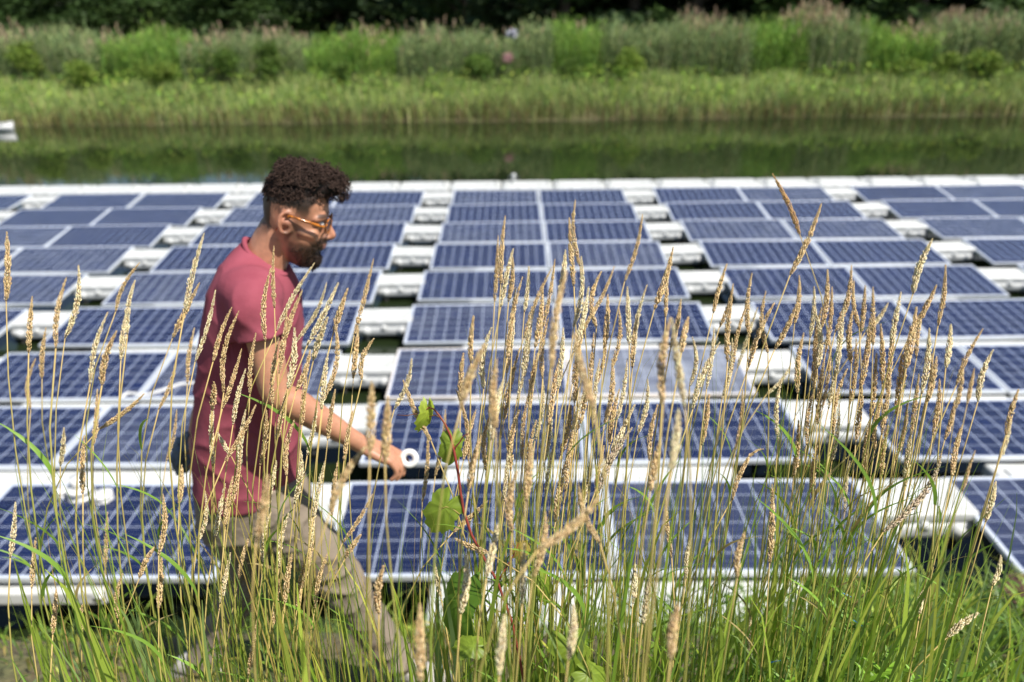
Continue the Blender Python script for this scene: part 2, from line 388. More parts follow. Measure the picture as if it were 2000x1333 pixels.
fitting(160, 968, .10, .09, 'tall white plastic fitting standing on the nearest left panel', two=True)
fitting(122, 966, .055, .05, 'white screw collar beside the tall fitting on the nearest left panel', 'screw_collar', 'collar')
# white cable over the third-row panel behind the man
Y, ztop, th, dx = row_geo(2); nrm = Vector((0, -math.sin(th), math.cos(th))); p0 = Vector((0, Y, ztop + .012)); pts = []
for (px, py) in [(236, 776), (250, 768), (285, 772), (320, 762), (350, 751), (385, 748), (420, 750), (460, 764)]:
    r_ = ray(px, py); pts.append(CAM + r_ * ((p0 - CAM).dot(nrm) / r_.dot(nrm)))
b = MB(); sm = []
for i in range(len(pts) - 1):
    for t in np.linspace(0, 1, 5)[:-1]: sm.append(pts[i].lerp(pts[i + 1], t))
b.tube(sm, .016, 8); tag(b.build('cable', M_WHITE), 'white cable lying across the third-row panel behind the man', 'cable')

# ------------------------------------------------------------------ far bank vegetation
def far_grass():
    parts = []
    n = 54000; x = rng.uniform(-45, 45, n); y = 34.0 + rng.uniform(0, 1, n) ** 1.05 * 7.5
    z = np.array([ground_z(a, b) for a, b in zip(x, y)]); z = np.maximum(z, -.02)
    lump = np.array([noise.noise(Vector((a * .35, b * .5, 7))) for a, b in zip(x, y)])
    h = rng.uniform(.4, .9, n) * (1 + .55 * lump)
    base = np.c_[x, y, z]; d = horiz(n); tip = base + d * (h * rng.uniform(.1, .45, n))[:, None] + np.c_[np.zeros(n), np.zeros(n), h]
    ctrl = base + np.c_[np.zeros(n), np.zeros(n), h * .75]
    c = mixcols(n, [(.13, .18, .05), (.17, .22, .065), (.22, .25, .08), (.10, .14, .055), (.30, .25, .13)], .22, [.3, .3, .17, .17, .06], k=1.85)
    sh = np.array([noise.noise(Vector((a * .12, b * .2, 17))) for a, b in zip(x, y)]); c *= (1 + .5 * sh)[:, None]
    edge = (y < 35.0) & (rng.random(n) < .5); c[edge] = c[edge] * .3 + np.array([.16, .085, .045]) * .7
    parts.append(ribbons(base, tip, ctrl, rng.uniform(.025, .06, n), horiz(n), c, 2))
    # broad marsh leaves
    n = 20000; x = rng.uniform(-45, 45, n); y = 34.6 + rng.uniform(0, 1, n) * 6.5; z = np.array([ground_z(a, b) for a, b in zip(x, y)]) + rng.uniform(.1, 1.15, n)
    base = np.c_[x, y, z]; d = horiz(n); d[:, 2] = rng.uniform(-.3, .8, n); tip = base + d * rng.uniform(.12, .26, n)[:, None]
    c = mixcols(n, [(.13, .22, .03), (.08, .15, .03), (.22, .28, .05)], .25, k=1.7)
    lu = np.array([noise.noise(Vector((a * .5, b * .5, 27))) for a, b in zip(x, y)]) > -.05
    parts.append(ribbons(base[lu], tip[lu], ((base + tip) / 2 + np.array([0, 0, .03]))[lu], rng.uniform(.08, .16, n)[lu], horiz(n)[lu], c[lu], 2))
    V, Fc, cc = join_np(parts); tag(np_mesh('bank_grass', V, Fc, cc, M_FAR), 'low green marsh grass along the far shore', 'grass', kind='stuff')
far_grass()
def reeds():
    parts = []; n = 19000; x = rng.uniform(-50, 50, n); y = 40.2 + rng.uniform(0, 1, n) ** 1.3 * 5
    z = np.array([ground_z(a, b) for a, b in zip(x, y)])
    lump = np.array([noise.noise(Vector((a * .22, 0, 3))) + .6 * noise.noise(Vector((a * .8, b * .3, 9))) for a, b in zip(x, y)])
    h = (2.75 + .95 * lump + rng.normal(0, .25, n)) * np.where(y < 41, .9, 1.)
    h += np.interp(x, [-30, -16, -6, 0, 4, 12, 22, 30], [.05, -.1, -.05, -.25, .15, .25, .05, .15])
    base = np.c_[x, y, z]; lean = horiz(n) * rng.uniform(.05, .35, n)[:, None]
    top = base + lean + np.c_[np.zeros((n, 2)), h]; ctrl = base + lean * .2 + np.c_[np.zeros((n, 2)), h * .6]
    kind = np.array([noise.noise(Vector((a * .18, 5, 2))) for a in x])
    c = mixcols(n, [(.145, .19, .085), (.18, .225, .10), (.115, .17, .065), (.25, .24, .14)], .2, k=1.5); c[kind < -.1] *= np.array([.9, 1.12, .6])
    parts.append(ribbons(base, top, ctrl, rng.uniform(.02, .035, n), horiz(n), c * .9, 3, tipw=.4))
    for k in range(6):
        f = rng.uniform(.18, .95, n)[:, None]; q = (1 - f) ** 2 * base + 2 * f * (1 - f) * ctrl + f ** 2 * top
        d = horiz(n); ln = rng.uniform(.35, .65, n)[:, None]; t_ = q + d * ln * rng.uniform(.4, .8, n)[:, None] + np.array([0, 0, 1]) * ln * rng.uniform(.1, .8, n)[:, None]
        cq = q + d * ln * .25 + np.array([0, 0, 1]) * ln * .5
        cc = mixcols(n, [(.135, .19, .07), (.18, .235, .09), (.115, .17, .075), (.22, .25, .10)], .2, k=1.65); cc[kind < -.1] *= np.array([.9, 1.15, .5])
        parts.append(ribbons(q, t_, cq, rng.uniform(.03, .065, n), horiz(n), cc, 2))
    # plumes
    pn = rng.random(n) < np.clip(.02 + .55 * np.array([noise.noise(Vector((a * .35, 8, 1))) for a in x]), .01, .4)
    q = top[pn]; m_ = len(q)
    for k in range(7):
        d = horiz(m_); b0 = q + np.array([0, 0, 1]) * rng.uniform(-.25, .1, m_)[:, None]; t_ = b0 + d * rng.uniform(.04, .13, m_)[:, None] + np.array([0, 0, .26])
        parts.append(ribbons(b0, t_, b0 + np.array([0, 0, .17]), rng.uniform(.03, .06, m_), horiz(m_), mixcols(m_, [(.46, .34, .23), (.52, .40, .28), (.40, .30, .20)], .15, k=1.3), 2, tipw=.3))
    V, Fc, cc = join_np(parts); tag(np_mesh('reeds', V, Fc, cc, M_FAR), 'tall grey-green reed bed with tan plumes across the pond', 'reeds', kind='stuff')
reeds()
def leaf_crown(name, parent, lobes, nleaf, size, cols, m=M_FAR, shell=.45, seedv=0):
    lob = np.array([l[:3] for l in lobes], float); rad = np.array([l[3:6] for l in lobes], float)
    vol = rad.prod(1) ** (2 / 3); i = rng.choice(len(lobes), nleaf, p=vol / vol.sum())
    d = rng.normal(size=(nleaf, 3)); d /= np.linalg.norm(d, axis=1)[:, None]; rr = rng.uniform(shell, 1.08, nleaf)
    P = lob[i] + d * rad[i] * rr[:, None]
    sd = rng.uniform(0, 50); nz = np.array([noise.noise(Vector(p / (size * 7)) + Vector((sd, 0, 0))) for p in P]); keep = nz > -.16; P = P[keep]; nn = len(P); d = d[keep]
    ld = rng.normal(size=(nn, 3)) * .6 + d * .5 + np.array([0, 0, -.15]); ld /= np.linalg.norm(ld, axis=1)[:, None]
    L = rng.uniform(.6, 1.3, nn)[:, None] * size; wd = np.cross(ld, rng.normal(size=(nn, 3))); wd /= np.linalg.norm(wd, axis=1)[:, None]
    c = mixcols(nn, cols, .25) * (1 + .5 * nz[keep])[:, None]
    V, Fc, cc = ribbons(P, P + ld * L, P + ld * L * .5 + np.array([0, 0, .08 * size]), (L * .6)[:, 0], wd, c, 2)
    o = np_mesh(name, V, Fc, cc, m); o.parent = parent; return o
def tree_proto(seed, H, cols, wid=1.):
    random.seed(seed); root = empty('pond_tree', (0, 0, 0), 'x', 'tree', 'dark trees behind the reed bed')
    b = MB(); pts = [(0, 0, -.3)]; x = y = 0
    for i in range(1, 7): x += random.uniform(-.2, .2); y += random.uniform(-.2, .2); pts.append((x, y, H * .82 * i / 6))
    b.tube(pts, [.32, .27, .22, .17, .13, .08, .03], 9); lobes = [(x, y, H * .85, 1.9 * wid, 1.9 * wid, H * .16)]
    for i in range(19):
        z = H * random.uniform(.03, .8); a = random.uniform(0, 6.28); rr = (2.9 - 1.6 * (z / H)) * wid * random.uniform(.7, 1.1)
        tip = (math.cos(a) * rr, math.sin(a) * rr, z + random.uniform(.4, 1.2)); mid = (tip[0] * .4, tip[1] * .4, z + .1)
        b.tube([(0, 0, z - .5), mid, tip], [.1, .07, .02], 6); lobes.append((*tip, random.uniform(1.1, 1.9) * wid, random.uniform(1.1, 1.9) * wid, random.uniform(.9, 1.6)))
    b.build('trunk', M_BARK, root); leaf_crown('crown', root, lobes, 9000, .36, cols); return root
tp = [tree_proto(1, 11.5, [(.045, .085, .02), (.06, .11, .03), (.035, .065, .02)]), tree_proto(2, 13.5, [(.03, .055, .022), (.04, .07, .025)], 1.1), tree_proto(3, 12.0, [(.055, .10, .025), (.04, .075, .02)], 1.25)]
kindname = ['mid-green rounded tree', 'tall dark tree', 'broad leafy green tree']
used_t = [0, 0, 0]; k = 0
ordn = ['first', 'second', 'third', 'fourth', 'fifth', 'sixth', 'seventh', 'eighth', 'ninth', 'tenth', 'eleventh', 'twelfth', 'thirteenth', 'fourteenth', 'fifteenth', 'sixteenth', 'seventeenth', 'eighteenth']
random.seed(5)
for rowy, rn, nT, tone in ((55, 'front', 18, 0), (61, 'middle', 18, 1), (67, 'back', 18, 1)):
    for i in range(nT):
        frac = (i + .5 + random.uniform(-.25, .25)) / nT; x = (frac - .5) * (92 if rowy < 60 else 104); y = rowy + random.uniform(-2, 2)
        if x < -5: y += 15; x = -5 + (x + 5) * 1.15; q0 = 1
        hs = np.interp(x, [-70, -44, -36, -30, -24, -16, -8, 0, 6, 30, 50], [.72, .70, .78, .66, .64, .72, .85, 1.0, 1.2, 1.3, 1.2]) * random.uniform(.88, 1.1)
        q = random.choice([0, 1, 2]) if rowy < 60 else random.choice([1, 1, 2])
        o = tp[q] if not used_t[q] else copy_tree(tp[q]); used_t[q] = 1
        o.location = (x, y, .9); o.rotation_euler = (0, 0, random.uniform(0, 6.28)); s = hs; wq = 1.5 if x < -5 else 1.0; o.scale = (s * wq * random.uniform(1.3, 1.55), s * wq * random.uniform(1.3, 1.5), s)
        o['label'] = f'{kindname[q]} behind the reeds, {ordn[i]} from the left in the {rn} row'
# shrubs among the reeds
SH = [(1930, 118, 38.5, 1.25, 1.0, 1), (1840, 128, 39, .95, .8, 1), (1760, 132, 39.3, .7, .65, 1), (1230, 118, 39.6, .8, .9, 1), (1110, 130, 39.6, .7, .8, 0), (430, 110, 39.6, 1.2, 1.1, 0), (300, 135, 38.7, 1.1, .7, 1),
      (150, 140, 38.5, .9, .8, 1), (520, 110, 39.4, .8, 1.1, 0), (930, 125, 39.5, .8, .7, 0), (60, 105, 40, .9, 1.0, 1), (680, 140, 38.6, 1.0, .6, 0)]
lbl = ['bright yellow-green shrub at the right edge before the reeds', 'bright green shrub second from the right before the reeds', 'small lime green shrub third from the right before the reeds', 'yellow-green shrub standing alone in the dark reeds right of centre',
       'dark green shrub just right of centre below the reeds', 'large mid-green shrub above the man, left of his head', 'wide light green shrub low on the far bank at left', 'light green shrub low beside the left edge of the far bank',
       'dark green shrub directly above the man on the far bank', 'small dark shrub in the middle of the far bank', 'tall light green shrub at the far left of the bank', 'low wide dark shrub right of the man on the far bank']
for (px, py, Y, wr, hr, br), lb in zip(SH, lbl):
    c = at_Y(px, py, Y); gz = ground_z(c.x, Y); root = empty('shrub', (c.x, Y, gz), lb, 'shrub', 'shrubs on the far bank')
    b = MB()
    for i in range(6):
        a = i * 1.05; b.tube([(0, 0, -.1), (math.cos(a) * wr * .3, math.sin(a) * .3, (c.z - gz) * .6), (math.cos(a) * wr * .7, math.sin(a) * .5, c.z - gz)], [.03, .02, .008], 5)
    b.build('stem', M_BARK, root)
    zc = c.z - gz; lobes = [(random.uniform(-.6, .6) * wr, random.uniform(-.4, .4), zc + random.uniform(-.45, .3) * hr, .55 * wr, .5, .5 * hr) for _ in range(7)]
    leaf_crown('foliage', root, lobes, 2600, .13, [(.17, .25, .04), (.22, .29, .05), (.12, .19, .035)] if br else [(.09, .16, .03), (.12, .19, .035)], shell=.3)
# pale and pink blooms in the reeds at centre
for (px, py, colr, lb) in [(1000, 68, (.62, .62, .72), 'pale lilac-white flower head among reeds near top centre'), (992, 113, (.62, .38, .38), 'pink flower cluster below the pale one among reeds near top centre')]:
    c = at_Y(px, py, 39.9); root = empty('flower_plant', (c.x, 39.9, ground_z(c.x, 39.9)), lb, 'flower'); H = c.z - root.location.z
    b = MB(); b.tube([(0, 0, -.05), (.03, 0, H * .5), (0, 0, H)], .012, 5, col=(.1, .16, .04)); b.build('stem', M_FAR, root)
    leaf_crown('bloom', root, [(0, 0, H, .28, .22, .24)], 500, .09, [colr, tuple(v * .85 for v in colr)], shell=.1)
# white float/boat at the left edge of the pond
c = at_Z(2, 256, 0.0); root = empty('small_boat', (c.x - .12, c.y, 0), 'small white boat on the pond at the left edge of the picture', 'boat')
b = MB(); rings = []
for i, t in enumerate(np.linspace(-1, 1, 13)):
    hw = .42 * (1 - abs(t) ** 2.6) + .02; zt = .30 + .08 * t * t; ring = [(t * 1.05 - .3, -hw, zt), (t * 1.0 - .3, -hw * .8, .05), (t * .95 - .3, 0, -.06), (t * 1.0 - .3, hw * .8, .05), (t * 1.05 - .3, hw, zt), (t * .98 - .3, hw * .8, zt - .03), (t * .98 - .3, -hw * .8, zt - .03)]; rings += ring
fs = [(i * 7 + j, i * 7 + (j + 1) % 7, (i + 1) * 7 + (j + 1) % 7, (i + 1) * 7 + j) for i in range(12) for j in range(7)]
b.add(rings, fs); b.build('hull', M_WHITE, root)
b = MB(); b.tube([(t * 1.05 - .3, -(.42 * (1 - abs(t) ** 2.6) + .03), .31 + .08 * t * t) for t in np.linspace(-1, 1, 13)], .02, 6); b.build('gunwale', M_WHITE, root)

# ------------------------------------------------------------------ foreground grass stalks
# tip x,y ; base of seed head x,y ; kind: s = in focus, n = very near, f = a little behind
HEADS = '''13,453,12,589,s 63,579,56,690,s 130,542,109,681,s 153,517,127,661,s 273,513,226,609,s 264,547,249,654,s 244,617,236,704,s 211,609,176,750,s 228,646,199,753,s
399,455,360,612,S 390,552,337,661,f 421,566,381,707,s 453,600,416,707,s 467,607,437,767,s 472,681,434,799,s 535,480,536,602,s 529,524,518,668,s 615,513,540,647,f 591,566,545,700,s 638,552,578,668,f
661,552,600,675,s 679,564,652,647,s 640,620,612,704,s 652,621,631,785,s 606,683,578,764,s 345,700,310,800,s 282,769,195,838,s 418,746,414,800,s 730,505,692,655,s 730,662,707,742,s 804,700,770,800,s
987,421,978,556,s 973,460,966,590,s 1003,485,978,600,s 1001,503,993,590,s 1124,390,1133,520,s 1112,425,1121,560,s 1104,489,1092,580,s 1255,418,1220,550,s 1315,483,1278,605,s 1084,506,1060,640,s
1107,530,1078,720,N 1200,520,1140,640,s 1225,560,1229,675,s 1264,556,1239,697,s 1304,531,1300,620,s 1021,540,990,700,s 1033,520,1024,610,s 1080,520,1024,660,s 925,617,920,710,s 947,672,900,800,N
970,700,968,840,N 787,742,842,862,s 1120,650,1160,800,N 1310,620,1295,790,N 1312,622,1338,800,N 1352,658,1347,755,s 1345,619,1331,690,s 1330,585,1310,680,s 1508,339,1562,458,O 1605,397,1543,538,s
1822,466,1783,575,s 1420,515,1393,612,s 1432,554,1405,640,s 1469,533,1463,660,s 1496,568,1500,690,s 1561,538,1552,633,s 1557,591,1513,683,s 1616,526,1605,640,s 1663,517,1631,650,s 1668,548,1678,640,s 1690,558,1682,650,s
1705,561,1705,675,s 1735,592,1690,650,f 1847,517,1832,637,s 1829,557,1785,640,s 1857,633,1847,720,s 1920,642,1868,753,s 1940,683,1910,785,s 1720,633,1723,751,s 1665,608,1663,710,s 1589,601,1596,721,s
1621,649,1606,800,s 1605,600,1590,700,s 1829,697,1811,785,s 1903,720,1889,790,f 1430,582,1421,707,s 1462,587,1430,725,s 1513,591,1462,718,s 1406,668,1353,800,s 1545,710,1497,771,f 1528,735,1520,860,s
1492,876,1430,975,H 1508,945,1503,1100,s 1300,972,1312,1090,s 1130,947,1172,1062,n 1240,790,1175,930,s 1235,835,1170,960,B 1172,968,1050,1075,N 953,978,885,1040,s 888,1052,957,1082,s 850,1100,862,1170,s
726,745,722,890,N 758,775,752,905,N 835,840,825,980,s 905,690,900,790,s 165,850,162,965,s 125,835,118,910,s 355,908,350,985,s 318,965,310,1085,s 305,1065,272,1130,s 316,1090,310,1190,s 110,1150,103,1240,s
162,1180,159,1250,s 419,770,417,910,s 500,790,440,900,s 425,845,452,892,s 522,928,500,1060,N 440,945,420,1050,s 715,872,645,1000,N 588,880,575,985,S 612,1005,590,1150,s 545,1130,530,1230,s 502,1210,485,1320,s
705,1045,675,1090,s 728,965,670,1060,s 750,1105,740,1200,n 1240,1100,1236,1180,s 1465,1205,1462,1290,s 1910,1198,1850,1245,S 1803,1155,1796,1200,s 1955,1085,1938,1145,s 1840,880,1725,1040,B 1865,780,1845,860,s
1740,740,1722,850,s 1990,760,1965,850,s 1975,820,1950,900,f 1700,620,1680,760,s 1640,690,1618,800,s 1655,720,1628,850,s 1590,760,1575,870,s 1790,600,1770,720,s 1780,640,1765,760,s 1760,570,1740,690,s 1808,590,1790,700,s
1725,770,1708,880,s 1795,730,1780,850,s 1772,780,1748,900,s 1835,740,1822,850,s 1480,600,1440,720,f 1395,640,1380,760,s 1385,770,1370,870,s 1150,560,1120,690,s 1165,600,1135,740,s 1180,640,1160,760,s 1195,700,1180,830,s
1140,620,1118,750,s 1100,640,1090,760,s 1060,560,1045,680,s 1045,600,1020,740,s 1038,640,1010,780,s 1015,680,985,820,s 1005,620,990,730,s 960,640,945,760,s 985,740,960,860,n 1035,760,1020,900,s 1060,740,1045,860,s
1078,780,1065,900,s 1115,790,1095,890,s 1145,760,1120,880,s 1210,760,1190,870,s 1225,700,1205,820,s 1265,740,1245,850,s 1285,790,1268,900,s 1245,620,1235,720,s 1175,530,1165,640,s 1187,575,1180,680,s 930,800,905,900,s
940,850,915,960,n 890,760,915,900,s 870,800,850,930,f 1040,870,1028,980,n 1010,920,1000,1040,n 975,1020,950,1130,n 910,1080,900,1200,n 1025,1060,1020,1180,n 1065,1000,1040,1130,n 820,1180,822,1333,N 1290,860,1270,960,n
1325,800,1310,920,N 1180,870,1165,990,s 1105,900,1085,1020,s 560,760,540,860,s 480,720,455,830,s 575,820,560,930,s 620,780,600,890,s 655,760,640,860,s 690,800,672,900,s 635,900,612,1010,s 470,880,450,990,s
540,900,520,1000,s 400,960,385,1060,s 565,1000,545,1110,s 490,1040,465,1140,s 450,1080,430,1180,s 600,1080,580,1190,s 640,1080,615,1190,s 345,800,325,900,f 1455,1040,1440,1130,n 1325,1180,1310,1290,N 1270,1120,1255,1220,n
1350,1050,1340,1130,s 1120,1180,1110,1290,N 985,1200,975,1320,N 1945,940,1925,1020,s 1880,830,1860,930,s 1905,880,1880,960,f 1008,560,1000,680,s 1050,690,1034,800,s 1072,620,1060,740,s 1092,700,1072,830,s 1128,680,1122,790,s 1143,720,1128,840,s 1160,650,1150,780,s
1172,700,1160,820,s 1208,600,1195,720,s 1135,500,1120,640,s 1048,820,1030,940,s 1085,860,1066,970,s 1120,840,1104,960,s 1000,860,985,980,s 962,800,950,920,s 1155,890,1138,1000,s 1015,800,998,920,s
1430,660,1410,780,s 1450,760,1436,880,f 1570,650,1558,770,s 1600,640,1590,760,s 1625,560,1612,690,s 1648,600,1634,730,s 1672,660,1660,790,s 1682,730,1672,860,s 1712,690,1700,820,s 1748,640,1733,770,s 1762,690,1752,820,s
1815,640,1800,770,s 1820,690,1806,800,s 1610,700,1596,830,s 1640,790,1625,900,s 1700,820,1690,940,s 1735,830,1722,930,s 1780,840,1768,950,s 1560,820,1550,930,s 1600,860,1590,980,s 1660,900,1650,1000,f 1880,700,1866,800,f
70,700,60,800,f 90,640,82,740,f 190,760,182,870,s 30,980,20,1090,s 70,1050,62,1150,s 210,1000,205,1110,f 240,1120,232,1210,s 380,640,366,750,f 500,650,488,770,s 560,600,545,730,s 545,660,532,790,s 575,640,562,760,s
700,640,690,740,f 600,720,590,830,s 640,690,628,800,s 520,800,508,910,s 480,800,468,920,s 455,930,440,1030,s 530,1000,515,1100,s 570,1080,556,1180,s 620,960,606,1070,s 660,900,648,1010,s 1590,560,1582,660,s'''
def head_mesh(P, maxr, cols, n_sp):
    """spike of small overlapping spikelets round a curved axis; P = list of points from base to tip"""
    P = np.array([list(p) for p in P]); k = len(P); seg = np.linalg.norm(np.diff(P, axis=0), axis=1); L = seg.sum()
    s = np.r_[0, np.cumsum(seg)] / L; t = np.sort(rng.uniform(.0, .985, n_sp)); C0 = np.stack([np.interp(t, s, P[:, i]) for i in range(3)], 1)
    Tn = np.stack([np.interp(t, s, np.gradient(P[:, i], s)) for i in range(3)], 1); Tn /= np.linalg.norm(Tn, axis=1)[:, None]
    lump = 1 + rng.uniform(.03, .2) * np.sin(t * 2 * math.pi * rng.uniform(3.5, 6) + rng.uniform(0, 6)) * (1 - t * .6)
    prof = np.minimum(1, (t + .05) * 4.5) ** .6 * np.clip((1.03 - t) * 1.75, 0, 1) ** .75 * lump
    r = maxr * prof * rng.uniform(.55, 1.0, n_sp); a = np.arange(n_sp) * 2.4 + rng.uniform(0, .8, n_sp)
    ref = np.cross(Tn, [0.3, 1, .2]); ref /= np.linalg.norm(ref, axis=1)[:, None]; b = np.cross(Tn, ref)
    out = ref * np.cos(a)[:, None] + b * np.sin(a)[:, None]; Bp = C0 + out * (r * .45)[:, None]
    ln = (maxr * rng.uniform(.75, 1.15, n_sp) * np.clip(prof + .25, .3, 1.1))[:, None]; d = Tn + out * rng.uniform(.18, .55, (n_sp, 1)); d /= np.linalg.norm(d, axis=1)[:, None]
    wv = np.cross(d, out); wv /= np.linalg.norm(wv, axis=1)[:, None]; hw = ln * .19
    mid = Bp + d * ln * .42
    V = np.stack([Bp, mid + wv * hw, mid + out * hw * 1.1, mid - wv * hw, mid - out * hw * .7, Bp + d * ln], 1).reshape(-1, 3)
    q = np.array([(0, 2, 1), (0, 3, 2), (0, 4, 3), (0, 1, 4), (5, 1, 2), (5, 2, 3), (5, 3, 4), (5, 4, 1)]); Fc = (np.arange(n_sp) * 6)[:, None, None] + q[None]; Fc = Fc.reshape(-1, 3)
    cc = mixcols(n_sp, cols, .22); cc = np.repeat(cc, 6, 0); cc.reshape(-1, 6, 3)[:, 0] *= .8
    return V, Fc, cc
STRAW = [(.74, .55, .29), (.66, .47, .23), (.80, .62, .36), (.58, .41, .20)]
PALE = [(.86, .76, .50), (.80, .68, .42), (.72, .60, .34)]
ORG = [(.70, .45, .21), (.62, .38, .16)]
DULL = [(.52, .42, .28), (.45, .36, .24), (.60, .50, .35)]
def bez(p0, p1, p2, p3, n): return [p0 * (1 - t) ** 3 + p1 * 3 * t * (1 - t) ** 2 + p2 * 3 * t * t * (1 - t) + p3 * t ** 3 for t in [i / n for i in range(n + 1)]]
def lean_word(dx, dy):
    a = math.degrees(math.atan2(dx, -dy))
    return 'upright' if abs(a) < 7 else ('leaning slightly right' if 0 < a < 17 else 'leaning right' if a >= 17 and a < 45 else 'bent far right' if a >= 45 else 'leaning left')
def zone(x, y):
    if x < 100: zx = 'at the left edge'
    elif x < 215: zx = 'left of the man near the edge'
    elif x < 380: zx = 'close to the left of the man'
    elif x < 500: zx = "before the man's back"
    elif x < 620: zx = "before the man's chest"
    elif x < 760: zx = "before the man's forearm"
    elif x < 900: zx = 'between the vine and the man'
    elif x < 1000: zx = 'just right of the vine'
    elif x < 1080: zx = 'in the left part of the centre clump'
    elif x < 1160: zx = 'in the middle of the centre clump'
    elif x < 1260: zx = 'in the right part of the centre clump'
    elif x < 1380: zx = 'just right of the centre clump'
    elif x < 1500: zx = 'over the right-hand aisle'
    elif x < 1600: zx = 'left of the right-hand clump'
    elif x < 1700: zx = 'in the left of the right clump'
    elif x < 1800: zx = 'in the middle of the right clump'
    elif x < 1900: zx = 'in the right of the right clump'
    else: zx = 'at the right edge'
    return zx
hgt = lambda y: 'very tall' if y < 500 else 'tall' if y < 590 else 'mid-height' if y < 700 else 'shorter' if y < 850 else 'low' if y < 1000 else 'lowest'
special = {(1508, 339): 'tallest stalk of all, orange-brown head arching left above the right panels', (399, 455): 'pale creamy seed head rising before the back of the man, tallest at left', (787, 742): 'straw seed head bowed over to the left above the vine leaves',
           (1492, 876): 'hooked seed head curling right at its tip, low right of centre', (1172, 968): 'blurred seed head lying almost sideways close to the lens, low centre', (1910, 1198): 'pale open seed head bent right near the bottom right corner',
           (1840, 880): 'long grey-brown seed head slanting up right over the right-hand gap', (282, 769): 'brown seed head bent almost flat to the right, left of the man', (1310, 620): 'thick blurred seed head near the lens, left one of a touching pair right of centre',
           (1312, 622): 'thick blurred seed head near the lens, right one of a touching pair right of centre', (820, 1180): 'thick blurred seed head near the lens at the bottom left of centre', (1235, 835): 'dull grey-brown shaggy seed head leaning right over the second-row frame',
           (888, 1052): 'small seed head bowed left beside the large vine leaf', (953, 978): 'pale seed head slanting across the red vine stem', (715, 872): 'big blurred seed head arching before the thigh of the man'}
labs = {}
HL = [h.split(',') for h in HEADS.split()]
entries = [(float(a), float(b), float(c), float(d), k) for a, b, c, d, k in HL]
